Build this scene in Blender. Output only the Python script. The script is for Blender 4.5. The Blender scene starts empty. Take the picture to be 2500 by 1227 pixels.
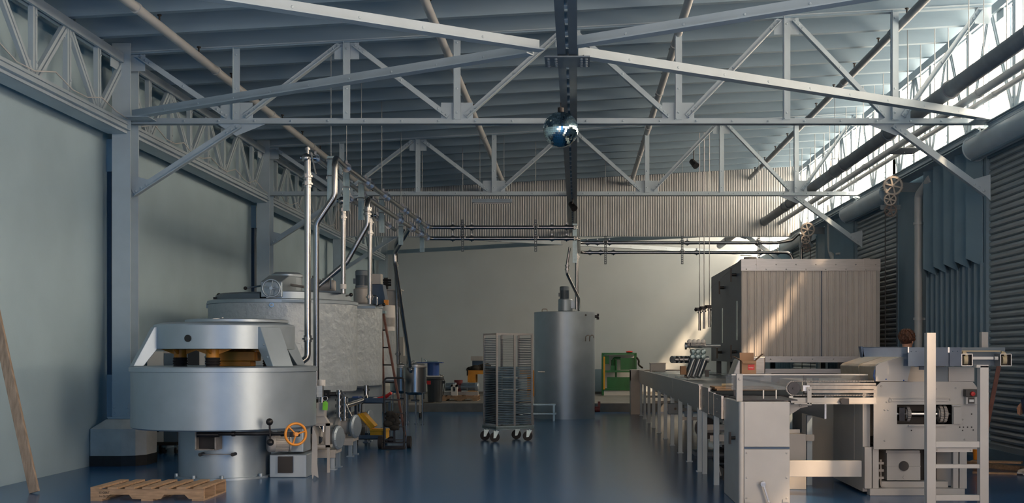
import bpy, math, random
from mathutils import Vector, Matrix
random.seed(7)
S = bpy.context.scene
COL = S.collection
PI = math.pi

# ------------------------------------------------------------------ camera
F, VX, VY, EYE = 2880.0, 1408.0, 865.0, 1.5       # focal length and vanishing point in photo pixels, eye height
cam_data = bpy.data.cameras.new('camera'); cam = bpy.data.objects.new('camera', cam_data); COL.objects.link(cam)
cam_data.sensor_width = 36.0; cam_data.lens = 36.0*F/2500.0
cam_data.shift_x = (1250.0-VX)/2500.0; cam_data.shift_y = (VY-613.5)/2500.0
cam.location = (0, 0, EYE); cam.rotation_euler = (PI/2, 0, 0)
cam_data.clip_end = 200
S.camera = cam

# ------------------------------------------------------------------ light and exposure
S.view_settings.view_transform = 'Standard'; S.view_settings.look = 'None'
S.view_settings.gamma = 1.0; S.view_settings.use_curve_mapping = False
S.view_settings.exposure = -0.02
S.cycles.use_denoising = True
S.cycles.max_bounces = 8; S.cycles.diffuse_bounces = 4; S.cycles.glossy_bounces = 4
S.cycles.transparent_max_bounces = 12; S.cycles.transmission_bounces = 6
S.cycles.sample_clamp_indirect = 6.0; S.cycles.caustics_reflective = False; S.cycles.caustics_refractive = False
PANE_COLOR, PANE_STRENGTH = (1.0, 0.74, 0.50), 8.5
world = bpy.data.worlds.new('world'); S.world = world; world.use_nodes = True
wb = world.node_tree.nodes['Background']
# sky fill through the unseen hall end, left unwalled to add light: cool blue, with an added warm band (towards -x) that lights the right-hand fronts
_nt = world.node_tree; _tc = _nt.nodes.new('ShaderNodeTexCoord'); _sx = _nt.nodes.new('ShaderNodeSeparateXYZ'); _nt.links.new(_tc.outputs['Generated'], _sx.inputs[0])
_mr = _nt.nodes.new('ShaderNodeMapRange'); _mr.inputs['From Min'].default_value = -.5; _mr.inputs['From Max'].default_value = .5; _nt.links.new(_sx.outputs['X'], _mr.inputs['Value'])
SKY_COOL, SKY_WARM = (.30,.68,1.22), (7.6,5.2,3.4)
_rp = _nt.nodes.new('ShaderNodeValToRGB'); _e = _rp.color_ramp.elements; _rp.color_ramp.interpolation = 'EASE'; _nt.links.new(_mr.outputs[0], _rp.inputs[0])
_e[0].position = .17; _e[0].color = (1,1,1,1); _e[1].position = .53; _e[1].color = (1,1,1,1)
for _p in (.25, .37): _q = _e.new(_p); _q.color = (0,0,0,1)
_mx = _nt.nodes.new('ShaderNodeMix'); _mx.data_type = 'RGBA'; _nt.links.new(_rp.outputs[0], _mx.inputs['Factor'])
_mx.inputs['A'].default_value = (*SKY_WARM,1); _mx.inputs['B'].default_value = (*SKY_COOL,1); _nt.links.new(_mx.outputs['Result'], wb.inputs[0]); wb.inputs[1].default_value = 1.0
sun_d = bpy.data.lights.new('sun', 'SUN'); sun_d.energy = 16.0; sun_d.angle = math.radians(3.0); sun_d.color = (1.0, 0.66, 0.40)
sun = bpy.data.objects.new('sun', sun_d); COL.objects.link(sun); sun.location = (20, -10, 30)
sun.rotation_euler = Vector((-0.45, 0.66, -0.63)).to_track_quat('-Z', 'Y').to_euler()
def area_light(name, loc, direction, sx, sy, power, color):
    d = bpy.data.lights.new(name, 'AREA'); d.shape = 'RECTANGLE'; d.size = sx; d.size_y = sy; d.energy = power; d.color = color
    o = bpy.data.objects.new(name, d); COL.objects.link(o); o.location = loc
    o.rotation_euler = Vector(direction).to_track_quat('-Z', 'Y').to_euler(); return o

ASSUMED_DOOR_W = 620.0
area_light('assumed_door_light', (6.9, 4.6, 2.15), (-1, .25, 0), 3.9, 4.1, ASSUMED_DOOR_W, (1.0, .72, .48))      # warm area light outside an assumed open door on the right, beyond the frame
# ------------------------------------------------------------------ geometry helpers
def V(*a): return Vector(a)
def W(px, py, Y):                                  # a point of the photo at distance Y
    s = F/Y; return Vector(((px-VX)/s, Y, EYE+(VY-py)/s))
class G:
    def __init__(g): g.v = []; g.f = []; g.sm = []
    def add(g, vs, fs, smooth=False):
        b = len(g.v); g.v += [tuple(p) for p in vs]
        for f in fs: g.f.append(tuple(b+i for i in f)); g.sm.append(smooth)
        return g
    def box(g, c, s, R=None):
        vs = []
        for dx in (-.5, .5):
            for dy in (-.5, .5):
                for dz in (-.5, .5):
                    p = Vector((dx*s[0], dy*s[1], dz*s[2]))
                    if R is not None: p = R @ p
                    vs.append(Vector(c)+p)
        return g.add(vs, [(0,1,3,2),(4,6,7,5),(0,4,5,1),(2,3,7,6),(0,2,6,4),(1,5,7,3)])
    def b2(g, x0, x1, y0, y1, z0, z1): return g.box(((x0+x1)/2,(y0+y1)/2,(z0+z1)/2), (abs(x1-x0),abs(y1-y0),abs(z1-z0)))
    def extrude(g, p, q, poly, up=(0,0,1), smooth=False):   # poly: list of (side, up) offsets, swept from p to q
        p, q = Vector(p), Vector(q); d = (q-p).normalized(); up = Vector(up)
        if abs(d.dot(up)) > .98: up = Vector((0,1,0)) if abs(d.y) < .9 else Vector((1,0,0))
        side = d.cross(up).normalized(); u = side.cross(d).normalized(); n = len(poly)
        vs = [p+side*a+u*b for a, b in poly]+[q+side*a+u*b for a, b in poly]
        fs = [(i, (i+1)%n, n+(i+1)%n, n+i) for i in range(n)]
        g.add(vs, fs, smooth); g.add(vs, [tuple(range(n-1,-1,-1)), tuple(range(n, 2*n))]); return g
    def bar(g, p, q, w, h, up=(0,0,1)):
        return g.extrude(p, q, [(-w/2,-h/2),(w/2,-h/2),(w/2,h/2),(-w/2,h/2)], up)
    def pair(g, p, q, w, gap, h, up=(0,0,1)):      # two slim bars side by side with a slot
        a, b = gap/2, w/2
        for s0, s1 in ((-b,-a),(a,b)): g.extrude(p, q, [(s0,-h/2),(s1,-h/2),(s1,h/2),(s0,h/2)], up)
        return g
    def angle(g, p, q, a, b, t, up=(0,0,1), flip=1):        # L profile: horizontal leg a, upright leg b
        pts = [(0,0),(a*flip,0),(a*flip,t),(t*flip,t),(t*flip,b),(0,b)]
        if flip < 0: pts = pts[::-1]
        return g.extrude(p, q, pts, up)
    def cyl(g, p, q, r, n=16, r2=None, caps=True):
        p, q = Vector(p), Vector(q); r2 = r if r2 is None else r2
        d = (q-p).normalized(); a = d.orthogonal().normalized(); b = d.cross(a)
        vs = []
        for c, rr in ((p, r), (q, r2)):
            for i in range(n):
                t = 2*PI*i/n; vs.append(c+a*(rr*math.cos(t))+b*(rr*math.sin(t)))
        g.add(vs, [(i,(i+1)%n,n+(i+1)%n,n+i) for i in range(n)], True)
        if caps: g.add(vs, [tuple(range(n-1,-1,-1)), tuple(range(n,2*n))])
        return g
    def lathe(g, prof, c, n=40, axis=(0,0,1), smooth=True, a0=0, a1=2*PI):
        c = Vector(c); ax = Vector(axis).normalized()
        a = Vector((1,0,0)) if abs(ax.z) > .9 else ax.orthogonal().normalized(); b = ax.cross(a)
        full = abs(a1-a0-2*PI) < 1e-6; m = n if full else n+1
        vs = []
        for r, z in prof:
            for i in range(m):
                t = a0+(a1-a0)*i/n; vs.append(c+ax*z+a*(r*math.cos(t))+b*(r*math.sin(t)))
        for k in range(len(prof)-1):
            fs = []
            for i in range(n):
                j = (i+1) % m; fs.append((k*m+i, k*m+j, (k+1)*m+j, (k+1)*m+i))
            g.add(vs[k*m:(k+2)*m], [tuple(x-k*m for x in f) for f in fs], smooth)
        for k, rev in ((0, True), (len(prof)-1, False)):
            if full and prof[k][0] > 1e-4:
                ring = vs[k*m:(k+1)*m]; g.add(ring, [tuple(range(m-1,-1,-1)) if rev else tuple(range(m))])
        return g
    def sphere(g, c, r, nu=16, nv=10, sc=(1,1,1)):
        c = Vector(c); vs = []
        for j in range(nv+1):
            th = PI*j/nv
            for i in range(nu):
                ph = 2*PI*i/nu; vs.append(c+Vector((r*sc[0]*math.sin(th)*math.cos(ph), r*sc[1]*math.sin(th)*math.sin(ph), r*sc[2]*math.cos(th))))
        return g.add(vs, [(j*nu+i,(j+1)*nu+i,(j+1)*nu+(i+1)%nu,j*nu+(i+1)%nu) for j in range(nv) for i in range(nu)], True)
    def tube(g, pts, r, n=12, bend=0.0, closed=False, seg=5):
        P = [Vector(p) for p in pts]; path = []
        if bend > 0 and not closed:
            path.append(P[0])
            for i in range(1, len(P)-1):
                a = P[i-1]-P[i]; b = P[i+1]-P[i]; la, lb = a.length, b.length; a.normalize(); b.normalize()
                ang = a.angle(b) if la > 1e-6 and lb > 1e-6 else PI
                if ang > PI-.02: path.append(P[i]); continue
                d = min(bend/math.tan(ang/2), la*.48, lb*.48)
                p0, p1 = P[i]+a*d, P[i]+b*d
                for k in range(seg+1):
                    t = k/seg; path.append(p0*(1-t)**2+P[i]*(2*t*(1-t))+p1*t*t)
            path.append(P[-1])
        else: path = P
        m = len(path); vs = []; nrm = None
        for i in range(m):
            if closed: t = (path[(i+1)%m]-path[i-1]).normalized()
            else: t = (path[min(i+1,m-1)]-path[max(i-1,0)]).normalized()
            if nrm is None: nrm = t.orthogonal().normalized()
            else: nrm = (nrm-t*nrm.dot(t)).normalized()
            b = t.cross(nrm); rr = r[i] if isinstance(r, (list, tuple)) else r
            for k in range(n):
                a = 2*PI*k/n; vs.append(path[i]+nrm*(rr*math.cos(a))+b*(rr*math.sin(a)))
        fs = []
        for i in range(m if closed else m-1):
            j = (i+1) % m
            for k in range(n): fs.append((i*n+k, i*n+(k+1)%n, j*n+(k+1)%n, j*n+k))
        g.add(vs, fs, True)
        if not closed: g.add(vs, [tuple(range(n-1,-1,-1)), tuple(range((m-1)*n, m*n))])
        return g
    def torus(g, c, R, r, axis=(0,0,1), n=32, k=8):
        c = Vector(c); ax = Vector(axis).normalized(); a = ax.orthogonal().normalized(); b = ax.cross(a)
        return g.tube([c+a*(R*math.cos(2*PI*i/n))+b*(R*math.sin(2*PI*i/n)) for i in range(n)], r, k, closed=True)
    def prism(g, poly, d):                         # 3D polygon pushed along vector d
        P = [Vector(p) for p in poly]; d = Vector(d); n = len(P); vs = P+[p+d for p in P]
        return g.add(vs, [tuple(range(n-1,-1,-1)), tuple(range(n,2*n))]+[(i,(i+1)%n,n+(i+1)%n,n+i) for i in range(n)])
    def bolt(g, c, ax=(0,-1,0), r=.016, h=.012):
        c = Vector(c); ax = Vector(ax); return g.lathe([(r,0),(r*.95,h*.6),(r*.5,h),(0.0001,h*1.05)], c, 8, ax)
    def gear(g, c, r, teeth, t, axis=(0,-1,0), hub=.25, spokes=6, sp_w=.13, tooth=.08):
        c = Vector(c); ax = Vector(axis).normalized(); a = ax.orthogonal().normalized(); b = ax.cross(a)
        def ring(rads, z): return [c+ax*z+a*(rr*math.cos(2*PI*i/len(rads)))+b*(rr*math.sin(2*PI*i/len(rads))) for i, rr in enumerate(rads)]
        n = teeth*4 if teeth else 36
        out = [r*(1+(tooth if (teeth and i % 4 < 2) else 0)) for i in range(n)]; inn = [r*.82]*n
        vs = ring(out,-t/2)+ring(out,t/2)+ring(inn,-t/2)+ring(inn,t/2); fs = []
        for i in range(n):
            j = (i+1) % n
            fs += [(i,j,n+j,n+i), (n+i,n+j,3*n+j,3*n+i), (j,i,2*n+i,2*n+j), (2*n+i,3*n+i,3*n+j,2*n+j)]
        g.add(vs, fs)
        g.cyl(c-ax*t*.8, c+ax*t*.8, r*hub, 16)
        for k in range(spokes):
            t0 = 2*PI*k/spokes; d = a*math.cos(t0)+b*math.sin(t0); g.bar(c+d*(r*hub*.8), c+d*(r*.86), r*sp_w, t*.7, ax)
        return g
    def build(g, name, m, parent=None, label=None, bevel=0.0, subsurf=0):
        me = bpy.data.meshes.new(name); off = ROOT.get(parent.name, Vector((0,0,0))) if parent else Vector((0,0,0))
        me.from_pydata([tuple(Vector(p)-off) for p in g.v], [], g.f); me.polygons.foreach_set('use_smooth', g.sm)
        me.materials.append(m); me.update()
        o = bpy.data.objects.new(name, me); COL.objects.link(o)
        if parent: o.parent = parent; ROOT[o.name] = off
        if label: o['label'] = label
        if bevel:
            b = o.modifiers.new('bevel', 'BEVEL'); b.width = bevel; b.segments = 2; b.limit_method = 'ANGLE'; b.angle_limit = math.radians(50)
        if subsurf:
            b = o.modifiers.new('sub', 'SUBSURF'); b.levels = subsurf; b.render_levels = subsurf
        return o
ROOT = {}
def thing(name, label, cat, loc=(0,0,0), group=None):
    o = bpy.data.objects.new(name, None); COL.objects.link(o); o.location = loc; o.empty_display_size = .1
    ROOT[o.name] = Vector(loc); o['label'] = label; o['category'] = cat
    if group: o['group'] = group
    return o
def tag(o, label, cat, group=None, kind=None):
    o['label'] = label; o['category'] = cat
    if group: o['group'] = group
    if kind: o['kind'] = kind
    return o
def struct(name, g, m, parent=None, bevel=0.0):
    o = g.build(name, m, parent, bevel=bevel)
    if not parent: o['kind'] = 'structure'
    return o
def dup(root, loc, label=None, rotz=None, group=None, scale=None):
    r = root.copy(); COL.objects.link(r); r.location = loc
    if rotz is not None: r.rotation_euler = (0,0,rotz)
    if scale is not None: r.scale = scale
    if label: r['label'] = label
    if group: r['group'] = group
    for ch in list(root.children):
        c = ch.copy(); COL.objects.link(c); c.parent = r
        for s in list(ch.children):
            d = s.copy(); COL.objects.link(d); d.parent = c
    return r

# ------------------------------------------------------------------ materials
def mat(name, color, rough=.5, metal=0.0, var=0.0, scale=6.0, bump=0.0, bscale=40.0, stretch=None, emit=None, coat=0.0, spec=.5, wear=None, rvar=0.0):
    m = bpy.data.materials.new(name); m.use_nodes = True; nt = m.node_tree; N = nt.nodes; L = nt.links
    b = N['Principled BSDF']; b.inputs['Roughness'].default_value = rough; b.inputs['Metallic'].default_value = metal
    b.inputs['Base Color'].default_value = (*color, 1); b.inputs['Specular IOR Level'].default_value = spec
    if coat: b.inputs['Coat Weight'].default_value = coat; b.inputs['Coat Roughness'].default_value = .12
    if emit: b.inputs['Emission Color'].default_value = (*emit[0], 1); b.inputs['Emission Strength'].default_value = emit[1]
    src = None
    if var or bump or wear or rvar:
        tc = N.new('ShaderNodeTexCoord'); src = tc.outputs['Object']
        if stretch:
            mp = N.new('ShaderNodeMapping'); mp.inputs['Scale'].default_value = stretch; L.new(src, mp.inputs[0]); src = mp.outputs[0]
    if var:
        nz = N.new('ShaderNodeTexNoise'); nz.inputs['Scale'].default_value = scale; nz.inputs['Detail'].default_value = 6; L.new(src, nz.inputs['Vector'])
        rp = N.new('ShaderNodeValToRGB'); rp.color_ramp.elements[0].position = .3; rp.color_ramp.elements[1].position = .72
        rp.color_ramp.elements[0].color = (*[max(0, c*(1-var)) for c in color], 1); rp.color_ramp.elements[1].color = (*[min(1, c*(1+var)) for c in color], 1)
        L.new(nz.outputs['Fac'], rp.inputs[0]); last = rp.outputs[0]
        if wear:
            n2 = N.new('ShaderNodeTexNoise'); n2.inputs['Scale'].default_value = wear[1]; n2.inputs['Detail'].default_value = 8; L.new(src, n2.inputs['Vector'])
            r2 = N.new('ShaderNodeValToRGB'); r2.color_ramp.elements[0].position = wear[2]; r2.color_ramp.elements[1].position = wear[2]+.06; L.new(n2.outputs['Fac'], r2.inputs[0])
            mx = N.new('ShaderNodeMix'); mx.data_type = 'RGBA'; L.new(r2.outputs[0], mx.inputs['Factor']); L.new(last, mx.inputs['A']); mx.inputs['B'].default_value = (*wear[0], 1); last = mx.outputs['Result']
        L.new(last, b.inputs['Base Color'])
        if rvar:
            mr = N.new('ShaderNodeMapRange'); mr.inputs['To Min'].default_value = max(.02, rough-rvar); mr.inputs['To Max'].default_value = rough+rvar
            L.new(nz.outputs['Fac'], mr.inputs['Value']); L.new(mr.outputs[0], b.inputs['Roughness'])
    if bump:
        nb = N.new('ShaderNodeTexNoise'); nb.inputs['Scale'].default_value = bscale; nb.inputs['Detail'].default_value = 4; L.new(src, nb.inputs['Vector'])
        bp = N.new('ShaderNodeBump'); bp.inputs['Strength'].default_value = bump; bp.inputs['Distance'].default_value = .02; L.new(nb.outputs['Fac'], bp.inputs['Height']); L.new(bp.outputs[0], b.inputs['Normal'])
    return m
M = {}
M['wall_l'] = mat('pale_blue_grey_plaster', (.38,.54,.64), .75, var=.05, scale=1.2, bump=.08, bscale=60)
M['wall_b'] = mat('pale_cream_plaster', (.48,.56,.61), .75, var=.04, scale=1.0, bump=.06, bscale=60)
M['wall_r'] = mat('grey_wall_sheet', (.17,.27,.35), .6, var=.08, scale=1.5)
M['deck'] = mat('painted_roof_deck', (.28,.36,.42), .8, var=.06, scale=2.0)
M['joist'] = mat('painted_timber_joist', (.24,.35,.45), .7, var=.06, scale=3.0, stretch=(.3,2,2))
M['steel'] = mat('light_grey_painted_steel', (.40,.51,.60), .45, var=.06, scale=3.0, bump=.03)
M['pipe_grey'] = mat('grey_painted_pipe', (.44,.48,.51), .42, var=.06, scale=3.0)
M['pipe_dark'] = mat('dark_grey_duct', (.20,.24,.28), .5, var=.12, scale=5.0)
M['corr'] = mat('galvanised_corrugated_sheet', (.43,.47,.50), .5, .15, var=.10, scale=2.0)
M['floor'] = None
M['conc'] = mat('grey_concrete', (.17,.18,.18), .6, var=.2, scale=3, bump=.1, bscale=30)
M['plinth'] = mat('painted_concrete_plinth', (.52,.54,.53), .7, var=.12, scale=4, bump=.15, bscale=30)
M['tar'] = mat('black_tar_band', (.015,.017,.02), .6, var=.3, scale=12)
M['shutter'] = mat('grey_steel_shutter', (.36,.42,.46), .42, .25, var=.08, scale=3)
M['silver'] = mat('silver_painted_steel', (.37,.46,.54), .42, .6, var=.06, scale=4, bump=.05, bscale=14, rvar=.05)
M['insul'] = mat('silver_painted_insulation', (.44,.52,.58), .45, .25, var=.06, scale=3, bump=1.0, bscale=9)
M['stain'] = mat('polished_stainless_steel', (.36,.38,.40), .26, 1.0, var=.05, scale=5)
M['brush'] = mat('brushed_stainless_steel', (.46,.47,.48), .36, 1.0, var=.10, scale=4, stretch=(1,1,14), rvar=.08)
M['galv'] = mat('galvanised_strut', (.34,.46,.50), .4, .6, var=.12, scale=20)
M['mach'] = mat('grey_machine_enamel', (.43,.43,.42), .38, var=.05, scale=4, bump=.02, wear=((.42,.41,.39), 9.0, .68))
M['panel'] = mat('cream_grey_panel_paint', (.62,.60,.58), .45, var=.04, scale=3)
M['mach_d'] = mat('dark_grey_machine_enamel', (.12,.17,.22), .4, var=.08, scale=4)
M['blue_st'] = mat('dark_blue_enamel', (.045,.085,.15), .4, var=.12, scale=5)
M['black'] = mat('black_plastic', (.012,.013,.016), .4, var=.2, scale=10)
M['rubber'] = mat('black_rubber', (.018,.018,.02), .7, var=.2, scale=20)
M['dark_in'] = mat('near_black_interior', (.012,.012,.014), .5, var=.4, scale=8)  # plain near-black, for recess linings, hollows and a few dark parts
M['iron'] = mat('worn_cast_iron', (.30,.29,.28), .5, .3, var=.2, scale=12)
M['iron_d'] = mat('oily_black_iron', (.05,.05,.055), .4, .7, var=.2, scale=12)
M['orange'] = mat('orange_enamel', (.80,.30,.03), .35, var=.06, scale=6)
M['yellow'] = mat('ochre_machine_paint', (.62,.27,.03), .45, var=.12, scale=6)
M['yel_box'] = mat('yellow_toolbox_plastic', (.72,.40,.02), .4, var=.06, scale=6)
M['wood'] = mat('raw_pallet_pine', (.40,.27,.17), .75, var=.28, scale=5, stretch=(1.2,8,8), bump=.2, bscale=40, wear=((.20,.14,.10), 6.0, .66))
M['wood2'] = mat('weathered_timber', (.34,.27,.21), .8, var=.3, scale=5, stretch=(8,8,1), bump=.25, bscale=40)
M['card'] = mat('brown_cardboard', (.33,.20,.12), .8, var=.08, scale=8)
M['red'] = mat('red_print', (.55,.03,.03), .5, var=.05, scale=8)
M['white'] = mat('white_plastic', (.72,.72,.70), .4, var=.03, scale=6)
M['green_m'] = mat('green_machine_enamel', (.02,.16,.045), .35, var=.12, scale=5)
M['green_t'] = mat('green_plastic_tag', (.18,.62,.05), .5, var=.06, scale=8)
M['blue_p'] = mat('blue_plastic', (.03,.09,.32), .35, var=.08, scale=6)
M['redwood'] = mat('red_brown_ladder_rail', (.16,.07,.055), .6, var=.2, scale=8)
M['bin'] = mat('dark_grey_bin_plastic', (.03,.04,.05), .55, var=.1, scale=8)
M['belt'] = mat('cream_conveyor_belt', (.55,.45,.28), .6, var=.1, scale=8)
M['amber'] = mat('scratched_amber_plastic', (.40,.33,.25), .25, var=.12, scale=6)
M['hair'] = mat('brown_hair', (.09,.035,.018), .5, var=.5, scale=26, stretch=(1,1,.3), bump=.6, bscale=60)
M['skin'] = mat('skin', (.55,.30,.20), .5, var=.06, scale=8)
M['navy'] = mat('navy_cloth', (.02,.03,.07), .85, var=.2, scale=12, bump=.2, bscale=80)
M['shirt'] = mat('blue_shirt_cloth', (.06,.13,.30), .85, var=.15, scale=10)
M['shoe'] = mat('cream_canvas_shoe', (.60,.54,.46), .7, var=.1, scale=12)
M['cloth_d'] = mat('dark_cloth', (.03,.028,.025), .9, var=.3, scale=8, bump=.3)
M['maroon'] = mat('maroon_paint', (.14,.02,.025), .5, var=.2, scale=8)
M['cable'] = mat('thin_steel_wire', (.25,.29,.32), .4, .5)
M['wire_w'] = mat('white_wire', (.55,.58,.60), .5)
def floor_mat():
    m = bpy.data.materials.new('blue_epoxy_floor'); m.use_nodes = True; nt = m.node_tree; N = nt.nodes; L = nt.links; b = N['Principled BSDF']
    tc = N.new('ShaderNodeTexCoord'); mp = N.new('ShaderNodeMapping'); mp.inputs['Scale'].default_value = (1.3,.35,1); L.new(tc.outputs['Object'], mp.inputs[0])
    n1 = N.new('ShaderNodeTexNoise'); n1.inputs['Scale'].default_value = .6; n1.inputs['Detail'].default_value = 3; n1.inputs['Roughness'].default_value = .45; L.new(mp.outputs[0], n1.inputs['Vector'])
    rp = N.new('ShaderNodeValToRGB'); rp.color_ramp.elements[0].position = .25; rp.color_ramp.elements[1].position = .8
    rp.color_ramp.elements[0].color = (.017,.10,.25,1); rp.color_ramp.elements[1].color = (.030,.125,.295,1); L.new(n1.outputs['Fac'], rp.inputs[0]); L.new(rp.outputs[0], b.inputs['Base Color'])
    b.inputs['Roughness'].default_value = .21
    b.inputs['Specular IOR Level'].default_value = .38
    return m
M['floor'] = floor_mat()
M['tray'] = mat('dull_steel_tray', (.12,.19,.25), .38, .6, var=.12, scale=8)
def glass_mat(name, tint, alpha=.15, rough=.05):
    m = bpy.data.materials.new(name); m.use_nodes = True; nt = m.node_tree; N = nt.nodes; L = nt.links
    for n in list(N): N.remove(n)
    out = N.new('ShaderNodeOutputMaterial'); tr = N.new('ShaderNodeBsdfTransparent'); tr.inputs[0].default_value = (*tint, 1)
    gl = N.new('ShaderNodeBsdfPrincipled'); gl.inputs['Base Color'].default_value = (.5,.5,.5,1); gl.inputs['Roughness'].default_value = rough
    tc = N.new('ShaderNodeTexCoord'); nz = N.new('ShaderNodeTexNoise'); nz.inputs['Scale'].default_value = 7; L.new(tc.outputs['Object'], nz.inputs['Vector'])
    mr = N.new('ShaderNodeMapRange'); mr.inputs['To Min'].default_value = alpha*.6; mr.inputs['To Max'].default_value = alpha*1.4; L.new(nz.outputs['Fac'], mr.inputs['Value'])
    mx = N.new('ShaderNodeMixShader'); L.new(mr.outputs[0], mx.inputs[0]); L.new(tr.outputs[0], mx.inputs[1]); L.new(gl.outputs[0], mx.inputs[2]); L.new(mx.outputs[0], out.inputs[0])
    return m
M['acrylic'] = glass_mat('clear_acrylic_guard', (.90,.93,.95), .16)
def pane_mat():
    m = bpy.data.materials.new('sunlit_frosted_glazing'); m.use_nodes = True; nt = m.node_tree; N = nt.nodes; L = nt.links
    for n in list(N): N.remove(n)
    out = N.new('ShaderNodeOutputMaterial'); tr = N.new('ShaderNodeBsdfTransparent'); tr.inputs[0].default_value = (.75,.75,.75,1)
    em = N.new('ShaderNodeEmission'); em.inputs[0].default_value = (*PANE_COLOR, 1); em.inputs[1].default_value = PANE_STRENGTH
    ad = N.new('ShaderNodeAddShader'); L.new(tr.outputs[0], ad.inputs[0]); L.new(em.outputs[0], ad.inputs[1]); L.new(ad.outputs[0], out.inputs[0])
    return m
M['pane'] = pane_mat()
def mirror_mat():
    m = bpy.data.materials.new('mirror_tiles'); m.use_nodes = True; nt = m.node_tree; N = nt.nodes; L = nt.links; b = N['Principled BSDF']
    b.inputs['Base Color'].default_value = (.55,.72,.78,1); b.inputs['Metallic'].default_value = 1; b.inputs['Roughness'].default_value = .06
    return m
M['mirror'] = mirror_mat()
# ------------------------------------------------------------------ room shell
L_BAY = 7.296; D0 = 8.97
D = [D0+L_BAY*i for i in range(5)]                # truss lines: 8.97, 16.27, 23.56, 30.86, 38.15
XL, XR, XC, YB, YF = -6.55, 5.88, 6.35, 38.35, -4.0
ZCH = 4.71                                         # truss bottom chord
def zj(x): return 5.63+(x+6.0)*.056                # underside of the roof joists
struct('floor', G().b2(XL-.3, XC+.3, YF, 31.0, -.2, 0), M['floor'])
struct('floor_slab', G().b2(XL, XR, 30.9, YB, -.2, .225), M['conc'])
struct('wall_left', G().b2(XL-.25, XL, YF, YB+.2, 0, 6.6), M['wall_l'])
struct('wall_back', G().b2(XL, XC+.3, YB, YB+.25, 0, 7), M['wall_b'])
g = G(); g.b2(XL, -5.0, YB-.03, YB, .225, .32); g.b2(-5, XR, YB-.03, YB, .225, .30); struct('baseboard_back', g, M['conc'])
g = G()
ys = [YF+i*.9 for i in range(20)]
for i in range(len(ys)-1): g.b2(XL, XL+.05+random.uniform(0,.012), ys[i], ys[i+1], 0, .115+random.uniform(-.012,.012))
struct('baseboard_left', g, M['plinth'])
# right wall: piers between the shutter doors, a folded upper sheet, the sill of the clerestory
doors = [(2.6, 6.6)]+[(12.9, 16.95), (21.6, 24.9), (28.9, 32.3)]    # the first is an assumed opening, out of view, for the area light outside
g = G(); prev = YF
for a, b in doors:
    g.b2(XR, XR+.2, prev, a, 0, 4.62); g.b2(XR, XR+.2, a, b, 4.3, 4.62); g.b2(XR-.04, XR+.2, a, b, 0, .17); prev = b
g.b2(XR, XR+.2, prev, YB, 0, 4.62); g.b2(XR+.2, XC, YF, YB, 4.5, 4.62)
struct('wall_right', g, M['wall_r'])
# deep folded sheets on the piers with a zigzag lower edge
for k, i in enumerate((1, 2, 3)):
    y0, y1 = (17.05, 19.7) if i == 1 else (25.0, 27.4) if i == 2 else (32.4, 34.8)
    g = G(); n = 10; st = (y1-y0)/n; top, bot = 4.55, 2.78
    for j in range(n):
        a, b = y0+j*st, y0+(j+1)*st; xa, xb = (XR-.02, XR-.17) if j % 2 == 0 else (XR-.17, XR-.02)
        za, zb = (bot+.0, bot+.13) if j % 2 == 0 else (bot+.13, bot+.0)
        P = [V(xa,a,za), V(xb,b,zb), V(xb,b,top), V(xa,a,top)]; g.prism(P, (.012,0,0))
    for j in range(n+1): g.b2(XR-.05, XR, y0+j*st-.012, y0+j*st+.012, .15, bot+.05)
    o = struct('trim_%d' % (k+1), g, M['wall_r'])
# roller shutters with their coil drums
for n, (a, b) in enumerate(doors[1:]):
    g = G(); z = .18; ps = .092; xs = XR+.06
    prof = [(-.004,0),(-.030,.014),(-.038,.044),(-.026,.070),(-.004,.084),(.006,.092),(.006,0)]
    while z < 4.28:
        g.extrude(V(xs,a+.03,z), V(xs,b-.03,z), prof[::-1]); z += ps
    d = struct('door_%d' % (n+1), g, M['shutter'])
    h = G(); h.b2(xs-.06,xs+.03,a+.02,b-.02,.17,.24); h.build('bottom_rail', M['shutter'], d)
    for yy in (a, b):
        h = G(); h.b2(xs-.075,xs+.05,yy-.05,yy+.05,.17,4.4); h.build('guide_rail', M['wall_r'], d)
    h = G(); h.cyl(V(xs-.22,a+.02,4.46),V(xs-.22,b-.02,4.46),.18,28); h.torus(V(xs-.22,b-.02,4.46),.178,.016,(0,1,0),28,6)
    h.b2(xs-.38,xs-.06,a+.04,b-.04,4.40,4.44); h.build('coil_drum', M['steel'], d)
    h = G(); h.cyl(V(xs-.26,a,4.30),V(xs-.26,b,4.30),.03,10); h.build('lower_bar', M['wall_r'], d)
# dark strips standing in for the shaded gaps behind the left columns, with pale cap boxes
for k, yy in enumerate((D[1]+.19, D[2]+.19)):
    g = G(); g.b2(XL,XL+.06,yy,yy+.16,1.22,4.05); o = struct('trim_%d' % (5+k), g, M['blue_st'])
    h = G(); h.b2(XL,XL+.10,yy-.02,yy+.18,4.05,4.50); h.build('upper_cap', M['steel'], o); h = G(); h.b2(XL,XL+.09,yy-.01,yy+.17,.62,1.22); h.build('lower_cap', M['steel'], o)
# roof deck and joists
g = G(); g.prism([V(XL-.3,YF,zj(XL-.3)+.31), V(XC+.35,YF,zj(XC+.35)+.31), V(XC+.35,YF,zj(XC+.35)+.45), V(XL-.3,YF,zj(XL-.3)+.45)], (0,YB+.3-YF,0))
ceil = struct('ceiling', g, M['deck'])
pit = L_BAY/8; y = D0-4*pit
while y < D[3]-.3:
    g = G(); t = .10
    x0, x1 = XL+.05, XC-.1
    g.prism([V(x0,y-t/2,zj(x0)), V(x1,y-t/2,zj(x1)), V(x1,y-t/2,zj(x1)+.31), V(x0,y-t/2,zj(x0)+.31)], (0,t,0))
    g.build('joist', M['joist'], ceil); y += pit
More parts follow.
